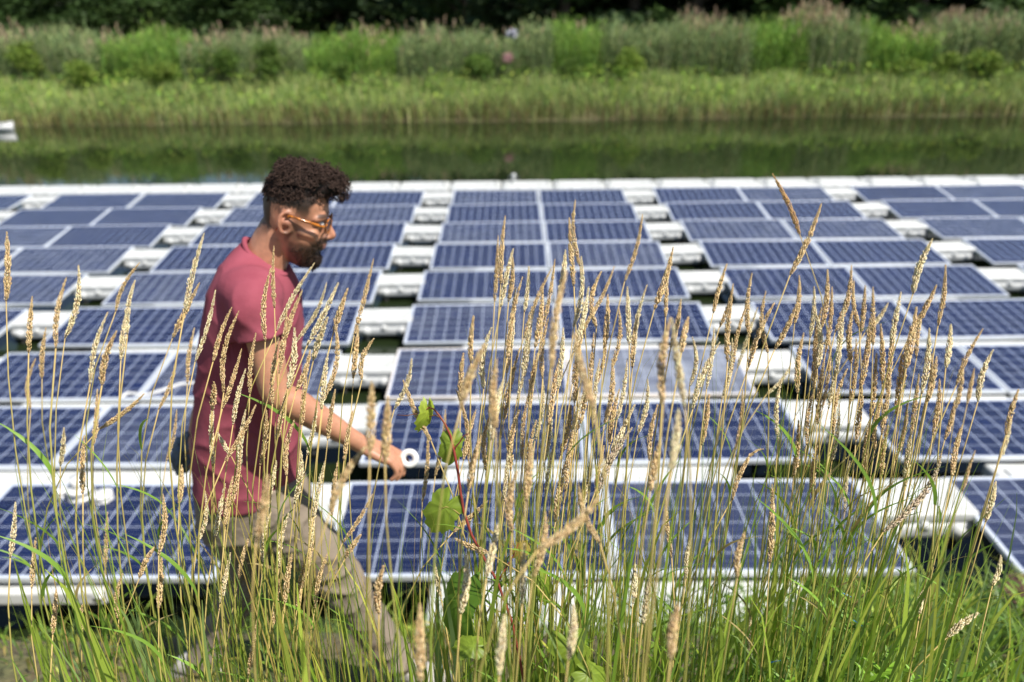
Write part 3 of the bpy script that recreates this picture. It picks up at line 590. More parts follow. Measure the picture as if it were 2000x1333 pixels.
for i, (tx, ty, bx, by, kd) in enumerate(entries):
    zd = {'s': rng.normal(1.33, .09), 'S': 1.27, 'O': 1.5, 'H': 1.3, 'B': 1.22, 'n': rng.uniform(.9, 1.02), 'N': rng.uniform(.70, .82), 'f': rng.uniform(1.6, 1.8)}[kd]
    zd = min(zd, 1.62) if kd != 'f' else zd
    if 380 < tx < 780 and kd in 'sf': zd = min(zd, 1.42)
    T = at_depth(tx, ty, zd); B0 = at_depth(bx, by, zd + rng.normal(0, .015)); L = (T - B0).length
    d0 = (B0 - T).normalized(); gz = ground_z(B0.x, B0.y) - .03; H = max(.3, B0.z - gz)
    hd = Vector((d0.x, d0.y, 0)); kk = .05 if kd in 'nN' else .2; Rt = Vector((B0.x + hd.x * kk * min(H, 1.1) + rng.normal(0, .03), B0.y + hd.y * kk + rng.normal(0, .05), gz)); Rt.z = ground_z(Rt.x, Rt.y) - .02
    st = bez(B0, B0 + d0 * (.12 if kd in 'nN' else .24) * H, Rt + Vector((rng.normal(0, .02), 0, .5 * H)), Rt, 9)
    cols = {'S': PALE, 'O': ORG, 'B': DULL}.get(kd, STRAW if rng.random() > .32 else PALE)
    lb = special.get((int(tx), int(ty)))
    if not lb:
        near = {'n': 'blurred near', 'N': 'thick blurred near', 'f': 'slightly blurred'}.get(kd, 'tan')
        lb = f'{near} {hgt(ty)} seed-headed stalk {lean_word(tx - bx, ty - by)}, {zone(tx, ty)}'
    root = empty('grass_stalk', Rt, lb, 'grass stalk', 'seed-headed grass stalks in the foreground')
    # seed head along a slightly curved axis
    side = Vector((rt.x, rt.y, rt.z)); curv = rng.normal(0, .045) * L
    if kd == 'H':
        pp = [at_depth(a, b, zd) for a, b in [(1430, 978), (1437, 945), (1450, 918), (1462, 893), (1478, 880), (1492, 877)]]; ax = pp
    else:
        ax = [B0.lerp(T, t) + side * curv * math.sin(t * math.pi) for t in np.linspace(0, 1, 7)]
        if L > .18: pass
    ax = [p - Rt for p in ax]
    mr = (.0064 if kd in 'sSfOH' else .0078 if kd == 'B' else .0066) * rng.uniform(.82, 1.12) * (1.15 if kd == 'S' else 1)
    V, Fc, cc = head_mesh(ax, mr, cols, int(130 + L * 1100)); o = np_mesh('seed_head', V, Fc, cc, M_HEAD); o.parent = root
    g1 = np.array([.56, .40, .15]); g2 = np.array([.34, .42, .07]); g3 = np.array([.18, .31, .05]); hue = rng.uniform(.3, 1.0)
    b = MB(); k = len(st); cl = []
    for j in range(k):
        u = j / (k - 1); c_ = g1 * (1 - u / hue) + g2 * (u / hue) if u < hue else g2 * (1 - (u - hue) / max(.01, 1 - hue)) + g3 * ((u - hue) / max(.01, 1 - hue))
        cl.append(tuple(np.clip(c_ * rng.uniform(.9, 1.1), 0, 1)))
    r0 = rng.uniform(.8, 1.2); b.tube([p - Rt for p in (ax_ + Rt for ax_ in reversed(ax[:5]))] if False else [p - Rt for p in st], [(.0010 + .0011 * j / (k - 1)) * r0 for j in range(k)], 5, col=cl)
    b.tube(ax, [.0011] * (len(ax) - 1) + [.0005], 4, col=(.4, .28, .12))
    b.build('stem', M_STEM, root)
    for q in range(0 if kd in 'nN' else rng.integers(1, 3)):
        u = rng.uniform(.25, .85); p = st[int(u * (k - 1))] - Rt; a = rng.uniform(-.9, .9) + (0 if rng.random() < .5 else math.pi); ln = rng.uniform(.08, .17)
        dv = Vector((math.cos(a), math.sin(a) * .7, 0)); upv = Vector((0, 0, 1)); sg = rng.uniform(.1, .5); pts = [p + dv * ln * (.6 * t * t + .10 * t) + upv * ln * (t * 1.0 - .6 * t * t * sg) for t in np.linspace(0, 1, 8)]
        wv = dv.cross(upv).normalized() * .6 + upv.cross(wv0 if False else dv).normalized() * 0 + Vector((rng.normal(0, .5), rng.normal(0, .5), .25)); wv.normalize()
        w0 = rng.uniform(.004, .0085); b = MB(); dry = rng.random() < .12
        colr = (.42, .33, .14) if dry else tuple(np.array([.21, .36, .05]) * rng.uniform(.7, 1.3)); b.ribbon(pts, [w0 * x for x in (.6, .9, 1, 1, .9, .7, .4, .05)], wv, colr, fold=.15); b.build('leaf', M_LEAF, root)

# ------------------------------------------------------------------ mass of green blades and ground cover (uncountable)
def gz_np(x, y): return np.array([ground_z(a, b) for a, b in zip(x, y)])
def fore_blades():
    parts = []
    def batch(n, xr, yr, zr, wr, cols, hscale, thin, seg=6, pw=None):
        px = rng.uniform(*xr, n); py = yr[0] + (yr[1] - yr[0]) * rng.uniform(0, 1, n) ** (pw or 1.); zd = rng.uniform(*zr, n)
        T = np.array([list(at_depth(a, b, c)) for a, b, c in zip(px, py, zd)])
        H0 = np.maximum(.15, T[:, 2] - gz_np(T[:, 0], T[:, 1])); ang = rng.uniform(0, 2 * math.pi, n); off = rng.uniform(.05, hscale, n) * H0
        base = np.c_[T[:, 0] + np.cos(ang) * off, T[:, 1] + np.abs(np.sin(ang)) * off * .5, np.zeros(n)]; base[:, 2] = gz_np(base[:, 0], base[:, 1]) - .02
        ctrl = base.copy(); ctrl[:, 2] = base[:, 2] + H0 * rng.uniform(.62, 1.0, n); ctrl[:, :2] += (T[:, :2] - base[:, :2]) * rng.uniform(.1, .45, n)[:, None]
        c = mixcols(n, cols, .25); tc = c * np.array([1.35, 1.12, .9]); wd = horiz(n); wd[:, 2] = rng.uniform(-.3, .3, n)
        parts.append(ribbons(base, T, ctrl, rng.uniform(*wr, n), wd, c, seg, tipw=.03 if thin else .08, tipcol=tc))
    G = [(.21, .37, .05), (.29, .45, .07), (.15, .28, .05), (.40, .52, .10), (.20, .33, .12)]; GD = [(.09, .18, .03), (.06, .12, .02), (.12, .22, .04)]; Y_ = [(.42, .42, .10), (.55, .44, .16), (.36, .42, .08)]
    # thin wiry stems in front of panels
    batch(260, (880, 1900), (620, 1000), (1.05, 1.6), (.0018, .0034), G + Y_, .16, True)
    batch(60, (0, 400), (820, 1100), (1.1, 1.6), (.0018, .0034), G + Y_, .16, True)
    batch(110, (380, 900), (900, 1200), (1.05, 1.45), (.002, .0036), G + Y_, .16, True)
    # blades
    batch(230, (860, 2000), (900, 1333), (1.05, 1.7), (.004, .009), G, .18, False)
    batch(60, (0, 860), (1080, 1333), (1.05, 1.6), (.004, .009), G, .14, False)
    batch(330, (1350, 2050), (1100, 1333), (1.3, 2.1), (.005, .012), G, .55, False)
    batch(110, (880, 1300), (1150, 1333), (1.2, 2.0), (.005, .011), G, .5, False)
    batch(30, (0, 860), (1090, 1310), (1.1, 1.6), (.010, .016), G, .12, False)
    batch(60, (900, 2000), (1030, 1300), (1.1, 1.8), (.009, .016), G, .14, False)
    batch(30, (0, 2000), (1050, 1333), (.85, 1.0), (.002, .004), G + Y_, .12, True)
    V, Fc, cc = join_np(parts); tag(np_mesh('grass', V, Fc, cc, M_LEAF), 'green grass blades growing among the stalks in the foreground', 'grass', kind='stuff')
    parts.clear()
    # tufts on the ground between 1.7 and 4 m
    def tufts(n, xr, yr, h, dens, cols, wr=(.004, .009)):
        x = rng.uniform(*xr, n); y = rng.uniform(*yr, n); dn = np.array([noise.noise(Vector((a * 1.6, b * 1.6, 11))) for a, b in zip(x, y)]); k = dn > dens; x, y, dn = x[k], y[k], dn[k]; m_ = len(x)
        z = gz_np(x, y); hh = rng.uniform(*h, m_) * (1 + dn); base = np.c_[x, y, z - .01]; d = horiz(m_)
        tip = base + d * (hh * rng.uniform(.15, .9, m_))[:, None] + np.c_[np.zeros((m_, 2)), hh * rng.uniform(.5, 1, m_)]; ctrl = base + d * (hh * .1)[:, None] + np.c_[np.zeros((m_, 2)), hh * .8]
        c = mixcols(m_, cols, .25); parts.append(ribbons(base, tip, ctrl, rng.uniform(*wr, m_), horiz(m_), c, 4, tipcol=c * np.array([1.25, 1.1, 1.])))
    tufts(5200, (1.15, 4.2), (1.5, 3.2), (.10, .38), -.15, G + GD, (.006, .016)); tufts(5000, (1.15, 4.2), (1.5, 3.2), (.05, .2), -.3, GD); tufts(1300, (.2, 1.3), (1.5, 2.8), (.05, .18), -.1, G)
    tufts(2600, (-2.6, .4), (1.6, 3.0), (.04, .15), .12, G + Y_ + GD, (.004, .012))
    tufts(2600, (-2.6, 4.2), (2.6, 4.2), (.08, .3), -.15, G)
    tufts(5000, (-2.8, 4.2), (1.5, 3.4), (.015, .06), -.3, [(.40, .30, .15), (.30, .22, .10), (.22, .24, .06)], (.002, .005))
    # broad leaves of low herbs at the right
    n = 7000; x = rng.uniform(.3, 4.2, n); y = rng.uniform(1.5, 3.4, n); dn = np.array([noise.noise(Vector((a * 2.5, b * 2.5, 31))) for a, b in zip(x, y)]); k = dn > -.05; x, y = x[k], y[k]; n = len(x)
    base = np.c_[x, y, gz_np(x, y) + rng.uniform(.0, .26, n) * (1 + dn[k])]; d = horiz(n); d[:, 2] = rng.uniform(-.1, .5, n); ln = rng.uniform(.025, .06, n)
    parts.append(ribbons(base, base + d * ln[:, None], base + d * (ln * .5)[:, None] + np.array([0, 0, .012]), ln * .38, horiz(n), mixcols(n, [(.13, .24, .03), (.09, .18, .03), (.20, .32, .04)], .2), 3))
    V, Fc, cc = join_np(parts); tag(np_mesh('ground_cover', V, Fc, cc, M_LEAF), 'low tufts and herbs covering the bank', 'ground cover', kind='stuff')
fore_blades()

# ------------------------------------------------------------------ vine with toothed leaves
M_VLEAF = attr_mat('vine_leaf', .42, .45, spec=.35)
def vine_leaf(name, parent, org, stemdir, nrm, size, col, droop=.35, long=1.15):
    """toothed heart-shaped blade with folds along the veins; stemdir = direction from the petiole to the tip"""
    X = stemdir.normalized(); Zn = (nrm - X * nrm.dot(X)).normalized(); Yv = Zn.cross(X); b = MB(); nA = 84; rings = 6; V = []; cc = []
    for i in range(nA):
        a = -math.pi + 2 * math.pi * i / nA; lobe = .62 + .38 * math.cos(a) ** 2 * (1 if math.cos(a) > 0 else .25) + .13 * math.exp(-((abs(a) - .95) / .22) ** 2) + .12 * math.exp(-((abs(a) - 1.9) / .3) ** 2)
        if abs(a) > 2.75: lobe *= .35 + .65 * (math.pi - abs(a)) / .39
        tooth = 1 + .075 * (1 - ((i % 6) / 6) * 2); 
        for j in range(1, rings + 1):
            f = j / rings; r_ = size * lobe * f * (1 + (tooth - 1) * f ** 3)
            x_, y_ = math.cos(a) * r_ * long, math.sin(a) * r_; vein = .022 * size * math.cos(a * 9) * f
            z_ = -droop * (x_ ** 2) / size * .8 - .28 * y_ * y_ / size + vein
            V.append(org + X * (x_ + .0) + Yv * y_ + Zn * z_); k = 1 + .16 * (math.cos(a * 9) > .82); cc.append(tuple(min(1, v * k * (1 + .12 * math.sin(f * 9 + a * 4))) for v in col))
    V.append(org); cc.append(tuple(v * 1.2 for v in col)); c0 = len(V) - 1; fs = []
    for i in range(nA):
        n2 = (i + 1) % nA; fs.append((c0, i * rings, n2 * rings))
        for j in range(rings - 1): fs.append((i * rings + j, i * rings + j + 1, n2 * rings + j + 1, n2 * rings + j))
    b.add(V, fs, cc); return b.build(name, M_VLEAF, parent)
ZV = 1.27
def pv(x, y, z=ZV): return at_depth(x, y, z)
main = [pv(1035, 1400, 1.29), pv(1024, 1333, 1.28), pv(1000, 1215), pv(972, 1137), pv(945, 1090), pv(921, 1045), pv(906, 1000), pv(900, 965), pv(895, 925), pv(887, 882), pv(880, 852), pv(870, 830), pv(858, 812), pv(848, 800), pv(838, 796), pv(831, 803)]
g = Vector((main[0].x + .05, main[0].y + .05, 0)); g.z = ground_z(g.x, g.y)
vine = empty('vine', g, 'red-stemmed vine with toothed green leaves climbing among the stalks at centre', 'vine')
b = MB(); pts = [g - g, (main[0] - g) * .5 + Vector((.02, 0, 0))] + [p - g for p in main]
k = len(pts); redc = [(.22 + .1 * (i / k), .05 + .03 * (i > k - 6), .035) for i in range(k)]
b.tube(pts, [.0027] * 4 + [.0024] * (k - 10) + [.0020, .0018, .0016, .0014, .0012, .0009], 7, col=redc)
b.tube([p - g for p in (pv(972, 1137), pv(985, 1115), pv(1003, 1085), pv(1013, 1062, 1.25))], [.0018, .0015, .0012, .0007], 6, col=(.3, .07, .04))
b.tube([p - g for p in (pv(887, 882), pv(890, 873), pv(899, 863), pv(905, 852), pv(917, 846))], [.0016, .0013, .001, .0009, .0006], 6, col=(.16, .03, .03))
b.tube([p - g for p in (pv(838, 796), pv(828, 803), pv(812, 809), pv(795, 812), pv(776, 811))], [.001, .0009, .0008, .0007, .0005], 5, col=(.2, .08, .04))
b.tube([p - g for p in (pv(858, 815), pv(849, 811), pv(838, 815))], [.0012, .001, .0009], 5, col=(.2, .1, .04))
b.tube([p - g for p in (pv(898, 1005), pv(885, 995), pv(872, 990), pv(862, 994))], [.0013, .0012, .001, .001], 5, col=(.35, .28, .08))
b.build('vine_stem', M_STEM, vine)
tocam = lambda p: (CAM - p).normalized()
VG = (.22, .31, .035); VB = (.36, .46, .05)
def vl(px, py, ang, size, col, tilt=(0, 0, .4), z=ZV, **kw):
    p = pv(px, py, z); dr = (rt * math.cos(R(ang)) + up * math.sin(R(ang))); n_ = tocam(p) + Vector(tilt)
    return vine_leaf('leaf', vine, p - g, dr, n_, size, col, **kw)
vl(868, 992, -122, .043, VG, (.1, 0, .5)); vl(882, 866, -98, .029, VG, (.2, 0, 1.0), long=1.35); vl(834, 805, -100, .021, VB, (.9, 0, .5), long=1.8)
vl(893, 1175, -105, .058, (.13, .25, .03), (-.9, 0, .2), long=1.5); vl(1112, 1265, -70, .046, VG, (0, 0, .9), z=1.2); vl(1060, 1135, -60, .03, VG, (.9, 0, .3), z=1.33, long=1.5); vl(1150, 1318, -30, .035, VG, (0, 0, 1), z=1.2)
vl(925, 1262, 175, .028, VG, (.6, 0, 1.6), z=1.15); vl(1015, 1080, 60, .02, (.4, .3, .06), (0, 0, 1))

# ------------------------------------------------------------------ leafy weeds bottom right
def weed(px, py, z, Htop, lb, nl=46, col=(.16, .30, .035)):
    T = at_depth(px, py, z); gx, gy = T.x + rng.normal(0, .03), T.y + rng.normal(0, .03); g0 = Vector((gx, gy, ground_z(gx, gy))); root = empty('leafy_weed', g0, lb, 'weed', 'leafy weeds at the bottom right')
    top = T - g0; H = top.length; b = MB(); sp = [top * t + Vector((.01 * math.sin(t * 5), 0, 0)) for t in np.linspace(0, 1, 8)]; b.tube(sp, [.0035, .0034, .003, .003, .0026, .002, .0016, .001], 6, col=(.14, .2, .04)); b.build('stem', M_STEM, root)
    b = MB()
    for i in range(nl):
        t = .45 + .55 * (i / nl) ** .9; p = top * t; a = i * 2.4; ln = (.055 + .045 * (1 - i / nl)) * rng.uniform(.8, 1.15) * (.55 if t > .95 else 1); d = Vector((math.cos(a), math.sin(a), 0)); el = .35 + .9 * (t - .45)
        pts = [p + d * ln * u * math.cos(el) + Vector((0, 0, 1)) * ln * (u * math.sin(el) - .28 * u * u) for u in np.linspace(0, 1, 6)]; sd_ = d.cross(Vector((0, 0, 1)))
        k_ = rng.uniform(.75, 1.2) * (1.25 if t > .9 else 1); b.ribbon(pts, [ln * v for v in (.06, .15, .18, .15, .09, .01)], sd_, tuple(np.array(col) * k_), fold=.2)
    b.build('foliage', M_LEAF, root)
for a in [(1662, 1178, 1.35, 1, 'tall leafy weed standing right of centre at the bottom'), (1745, 1262, 1.3, 1, 'bushy weed with pale tips right of the tall leafy weed'), (1700, 1290, 1.25, 1, 'short bright weed at the foot of the tall leafy weed'), (1585, 1275, 1.45, 1, 'green weed left of the tall leafy weed'),
          (1480, 1300, 1.4, 1, 'small weed at the bottom, left of the other leafy weeds'), (1870, 1290, 1.4, 1, 'leafy weed near the bottom right corner'), (1545, 1318, 1.3, 1, 'pale-tipped weed at the bottom edge, second from the left'), (1790, 1310, 1.3, 1, 'low weed at the bottom edge, under the bent pale seed head')]:
    weed(a[0], a[1], a[2], a[3], a[4], nl=int(rng.integers(34, 56)), col=(.20, .36, .035) if 'pale' in a[4] or 'bright' in a[4] else (.14, .27, .035))

# ------------------------------------------------------------------ blue damselflies
M_BLUE = simple('damselfly_blue', (.02, .30, .62), (.02, .2, .45), rough=.35, scale=80)
m, n, p, o = mat('insect_wing'); p.inputs['Base Color'].default_value = (.7, .75, .78, 1); p.inputs['Alpha'].default_value = .25; p.inputs['Roughness'].default_value = .2; M_WING = m
for px, py, ang, lb in [(1648, 1160, -25, 'blue damselfly perched highest, beside the tall leafy weed'), (1669, 1213, -35, 'blue damselfly lower down on the tall leafy weed'), (1506, 1294, 5, 'blue damselfly near the bottom, left of the leafy weeds')]:
    p0 = at_depth(px, py, 1.29); root = empty('damselfly', p0, lb, 'damselfly', 'blue damselflies in the grass'); d = rt * math.cos(R(ang)) + up * math.sin(R(ang)) + fw * .2
    b = MB(); b.tube([d * -.004, d * 0, d * .006, d * .009, d * .020, d * .030], [.0016, .0018, .0016, .0008, .0007, .0009], 7); b.build('body', M_BLUE, root)
    for s in (-1, 1):
        b = MB(); sdv = (up * s * .25 + fw * s * .3 + Vector((0, 0, .25))); b.ribbon([d * .004, d * .012 + sdv * .004, d * .022 + sdv * .006], [.001, .0035, .001], up, (1, 1, 1)); b.build('wing', M_WING, root)
    root.scale = (.6, .6, .6)

# reddish boulder at the right edge
def boulder(px, py, Y, s, lb):
    c = at_Y(px, py, Y); bm = bmesh.new(); bmesh.ops.create_icosphere(bm, subdivisions=4, radius=1)
    for v in bm.verts:
        k = 1 + .22 * noise.noise(v.co * 1.3 + Vector((px, 0, 0))) + .07 * noise.noise(v.co * 4); v.co = Vector((v.co.x * s[0], v.co.y * s[1], v.co.z * s[2])) * k
    me = bpy.data.meshes.new('boulder'); bm.to_mesh(me); bm.free(); me.materials.append(M_ROCK)
    for f in me.polygons: f.use_smooth = True
    o = bpy.data.objects.new('boulder', me); C.objects.link(o); o.location = c; tag(o, lb, 'boulder')
M_ROCK = simple('red_brown_rock', (.17, .085, .06), (.10, .055, .04), rough=.9, scale=5, bump=.8, bscale=14)
boulder(2000, 1205, 2.6, (.16, .2, .17), 'reddish-brown rock at the right edge under the panels')
# ------------------------------------------------------------------ the man
PSI = R(7); FW = Vector((math.cos(PSI), math.sin(PSI), 0)); SD = Vector((math.sin(PSI), -math.cos(PSI), 0)); UPV = Vector((0, 0, 1))
MP = at_Y(540, 700, 2.0)
def Mp(x, y, d=0.0):
    r_ = ray(x, y); t = ((MP + SD * d - CAM).dot(SD)) / r_.dot(SD); return CAM + r_ * t
man = empty('person', at_Z(560, 1330, 1.66), 'bearded man in faded red T-shirt and khaki trousers walking right behind the grass', 'person')
MO = Vector(man.location)
def closed_loft(mb_, rings, n=28, e=2.2, col=(1, 1, 1)):
    """rings: (centre, axisA, axisB) -> superellipse sections, capped"""
    V = []
    for c, A, B_ in rings:
        for j in range(n):
            a = 2 * math.pi * j / n; ca, sa = math.cos(a), math.sin(a); V.append(c + A * (abs(ca) ** (2 / e) * (1 if ca > 0 else -1)) + B_ * (abs(sa) ** (2 / e) * (1 if sa > 0 else -1)))
    k = len(rings); fs = [(i * n + j, i * n + (j + 1) % n, (i + 1) * n + (j + 1) % n, (i + 1) * n + j) for i in range(k - 1) for j in range(n)]
    fs += [tuple(range(n))[::-1], tuple((k - 1) * n + j for j in range(n))]; mb_.add(V, fs, col)
def chain(mb_, pts, rad, n=16, flat=1.0):
    """tapered limb with rounded ends, resampled smoothly"""
    P = [Vector(p) for p in pts]; k = len(P); out = []; rr = []
    for i in range(k - 1):
        p0, p1, p2, p3 = P[max(0, i - 1)], P[i], P[i + 1], P[min(k - 1, i + 2)]
        for t in np.linspace(0, 1, 7)[:-1]:
            out.append(.5 * ((2 * p1) + (p2 - p0) * t + (2 * p0 - 5 * p1 + 4 * p2 - p3) * t * t + (3 * p1 - p0 - 3 * p2 + p3) * t ** 3)); rr.append(rad[i] * (1 - t) + rad[i + 1] * t)
    out.append(P[-1]); rr.append(rad[-1])
    a = (out[0] - out[1]).normalized(); z = (out[-1] - out[-2]).normalized(); r0, r1 = rr[0], rr[-1]
    out = [out[0] + a * r0 * f for f in (.98, .8, .45)] + out + [out[-1] + z * r1 * f for f in (.45, .8, .98)]; rr = [r0 * .15, r0 * .6, r0 * .88] + rr + [r1 * .88, r1 * .6, r1 * .15]
    mb_.tube(out, rr, n, flat=flat)
def remesh(mb_, name, voxel, smooth, m, sm_f=.5):
    o = mb_.build(name, m); me = o.data
    bm = bmesh.new(); bm.from_mesh(me); bmesh.ops.recalc_face_normals(bm, faces=bm.faces[:]); bm.to_mesh(me); bm.free()
    a = o.modifiers.new('r', 'REMESH'); a.mode = 'VOXEL'; a.voxel_size = voxel; a.use_smooth_shade = True
    if smooth: b_2 = o.modifiers.new('s', 'SMOOTH'); b_2.factor = sm_f; b_2.iterations = smooth
    dg = bpy.context.evaluated_depsgraph_get(); ne = bpy.data.meshes.new_from_object(o.evaluated_get(dg)); o.modifiers.clear(); o.data = ne; ne.materials.clear(); ne.materials.append(m)
    for f in ne.polygons: f.use_smooth = True
    return o
def set_cols(o, fn):
    me = o.data; ca = me.color_attributes.get('Col') or me.color_attributes.new('Col', 'FLOAT_COLOR', 'POINT')
    arr = np.ones((len(me.vertices), 4), np.float32)
    for v in me.vertices: arr[v.index, :3] = fn(v.co, v.normal)
    ca.data.foreach_set('color', arr.ravel())
def finish(o, parent=man):
    o.data.transform(Matrix.Translation(-MO)); o.parent = parent
# head frame: origin at the ear
E0 = Mp(566, 427, 0.0); tl = R(13)
HF = (FW * math.cos(tl) - UPV * math.sin(tl)); HU = (UPV * math.cos(tl) + FW * math.sin(tl)); HS = SD
def hp(f, u, s=0):
    if u < -.03: u = -.03 + (u + .03) * .85
    return E0 + HF * f + HU * u + HS * s
def head_prof(u):
    us = [-.150, -.138, -.122, -.10, -.085, -.072, -.058, -.045, -.03, -.012, .006, .022, .04, .06, .082, .10, .112, .122]
    bk = [.045, .012, -.005, -.022, -.034, -.044, -.050, -.055, -.060, -.066, -.070, -.073, -.074, -.074, -.067, -.052, -.035, -.010]
    fr = [.060, .080, .090, .092, .091, .099, .099, .101, .096, .094, .093, .101, .101, .099, .092, .075, .056, .03]
    hw = [.012, .026, .036, .047, .053, .056, .059, .062, .064, .067, .069, .070, .072, .073, .070, .060, .047, .026]
    return [np.interp(u, us, a) for a in (bk, fr, hw)]
body = MB(); rings = []
for u in np.linspace(-.150, .122, 46):
    bk, fr, hw = head_prof(u); rings.append((hp((bk + fr) / 2, u), HF * (fr - bk) / 2, HS * hw))
closed_loft(body, rings, 40, 2.15)
# nose, brow, lips, chin, cheekbones
chain(body, [hp(.094, .016), hp(.106, -.006), hp(.118, -.026), hp(.113, -.034)], [.008, .0105, .0120, .009], 12)
for s in (-1, 1):
    chain(body, [hp(.104, -.034, s * .012), hp(.099, -.034, s * .015)], [.0085, .008], 10)
    chain(body, [hp(.090, .028, s * .012), hp(.089, .029, s * .035), hp(.074, .024, s * .052)], [.013, .012, .010], 10)
    chain(body, [hp(.070, -.022, s * .045), hp(.040, -.018, s * .058)], [.017, .012], 10)
    # ear
    for a0 in np.linspace(-1.9, 1.9, 14):
        pass
    er = [hp(.010 - .017 * math.cos(a) - .010, .004 + .027 * math.sin(a) + (.004 if a > 0 else 0), s * (.071 + .010 * (1 + math.cos(a)) / 2)) for a in np.linspace(-2.2, 2.2, 15)]
    chain(body, er, [.0062] * 8 + [.0056] * 7, 8); chain(body, [hp(.004, .004, s * .068), hp(-.006, .008, s * .073)], [.013, .010], 10); chain(body, [hp(.012, -.004, s * .070), hp(.012, -.016, s * .069)], [.006, .006], 8)
chain(body, [hp(.097, -.057, -.02), hp(.102, -.0565, 0), hp(.097, -.057, .02)], [.0055, .0075, .0055], 10)
chain(body, [hp(.094, -.071, -.018), hp(.099, -.0705, 0), hp(.094, -.071, .018)], [.006, .008, .006], 10)
chain(body, [hp(.072, -.116, -.016), hp(.076, -.116, 0), hp(.072, -.116, .016)], [.018, .019, .018], 12)
# neck
chain(body, [hp(-.018, -.02), Mp(535, 470), Mp(520, 505), Mp(500, 560)], [.052, .056, .060, .075], 22)
# arms (near = right arm reaching forward)
S_R = Mp(487, 566, .185); EL = Mp(541, 768, .245); WR = Mp(712, 872, .20)
chain(body, [Mp(490, 600, .10), S_R.lerp(EL, .12), S_R.lerp(EL, .38), S_R.lerp(EL, .7), EL, EL.lerp(WR, .22), EL.lerp(WR, .5), EL.lerp(WR, .8), WR], [.03, .030, .042, .043, .041, .043, .037, .028, .0255], 22)
S_L = Mp(462, 566, -.185); EL2 = Mp(418, 735, -.225); WR2 = Mp(384, 842, -.215)
chain(body, [Mp(490, 600, -.10), S_L.lerp(EL2, .12), S_L.lerp(EL2, .5), EL2, EL2.lerp(WR2, .3), WR2], [.03, .030, .040, .040, .040, .027], 20)
# torso core and legs
chain(body, [Mp(500, 560), Mp(492, 640), Mp(488, 750), Mp(486, 860), Mp(488, 950)], [.07, .085, .08, .08, .085], 20)
HIP_R = Mp(505, 955, .085); KN_R = Mp(655, 1118, .10); AN_R = Mp(772, 1288, .09)
HIP_L = Mp(475, 955, -.085); KN_L = Mp(478, 1130, -.10); AN_L = Mp(405, 1285, -.10)
chain(body, [HIP_R, HIP_R.lerp(KN_R, .5), KN_R, KN_R.lerp(AN_R, .35), AN_R], [.078, .062, .047, .046, .034], 16)
chain(body, [HIP_L, HIP_L.lerp(KN_L, .5), KN_L, KN_L.lerp(AN_L, .35), AN_L], [.078, .062, .047, .046, .034], 16)
# hands
def hand(mb_, W, F_, Dn, Sv, curl, ring_pt=None):
    """W wrist, F_ along the hand, Dn palm-ward direction, Sv thumb-side direction"""
    pc = W + F_ * .050
    for q in (-.027, -.009, .010, .028): chain(mb_, [W + F_ * .006 + Sv * q * .55, W + F_ * .045 + Sv * q * .9, W + F_ * .088 + Sv * q + F_ * (-.0025 * abs(q) / .01)], [.0155, .0145, .0115], 10)
    for i, (q, L) in enumerate([(-.029, .062), (-.010, .078), (.010, .084), (.029, .074)]):
        b0 = W + F_ * (.088 - .0025 * abs(q) / .01) + Sv * q; c0 = curl[i]; a1, a2, a3 = c0 * .5, c0 * 1.15, c0 * 1.7; sp = Sv * (q * .12)
        p1 = b0 + (F_ * math.cos(a1) + Dn * math.sin(a1)) * L * .46 + sp; p2 = p1 + (F_ * math.cos(a2) + Dn * math.sin(a2)) * L * .30; p3 = p2 + (F_ * math.cos(a3) + Dn * math.sin(a3)) * L * .24
        chain(mb_, [b0, p1, p2, p3], [.0100, .0088, .0080, .0068], 10)
    t0 = W + F_ * .022 + Sv * .026; t1 = t0 + F_ * .026 + Sv * .020 + Dn * .012
    if ring_pt is None: t2 = t1 + F_ * .028 + Sv * .004 + Dn * .014; t3 = t2 + F_ * .022 + Dn * .008
    else: t3 = ring_pt; t2 = t1.lerp(t3, .5) + Sv * .008
    chain(mb_, [t0 - Sv * .012, t0, t1, t2, t3], [.016, .0145, .0115, .0098, .008], 10)
RG = Mp(799, 896, .190)                           # centre of the white ring
Fh = (Mp(772, 893, .20) - WR).normalized(); Dh = (-UPV - Fh * (-UPV).dot(Fh)).normalized(); Sh = Fh.cross(Dh).normalized()
if Sh.dot(SD) > 0: Sh = -Sh                       # thumb towards the body, palm down
Dh2 = (Dh * .9 + SD * .1).normalized()
hand(body, WR, Fh, Dh2, Sh * .92 + UPV * .25, [1.15, 1.0, .78, .42], ring_pt=RG + FW * -.022 + UPV * .004 - SD * .012)
F2 = (Mp(368, 890, -.21) - WR2).normalized(); D2 = FW; S2 = F2.cross(D2).normalized(); hand(body, WR2, F2, (D2 - F2 * D2.dot(F2)).normalized(), S2, [1.25, 1.2, 1.1, .9])
m, n, p, o_ = mat('skin'); a = N(n, 'ShaderNodeAttribute', attribute_name='Col'); tcn = N(n, 'ShaderNodeTexCoord'); c2, t2 = noise_col(n, tcn.outputs['Object'], 60, (.90, .88, .86), (1.08, 1.06, 1.04), 5)
mx = N(n, 'ShaderNodeMix', data_type='RGBA', blend_type='MULTIPLY'); mx.inputs[0].default_value = 1; n.links.new(a.outputs['Color'], mx.inputs[6]); n.links.new(c2, mx.inputs[7]); n.links.new(mx.outputs[2], p.inputs['Base Color'])
p.inputs['Roughness'].default_value = .48; p.inputs['Subsurface Weight'].default_value = .12; p.inputs['Subsurface Radius'].default_value = (.012, .005, .003); p.inputs['Subsurface Scale'].default_value = 1.; M_SKIN = m
bo = remesh(body, 'body', .0042, 3, M_SKIN, .5)
SKIN = np.array([.48, .235, .145]); HAIRC = np.array([.028, .019, .015])
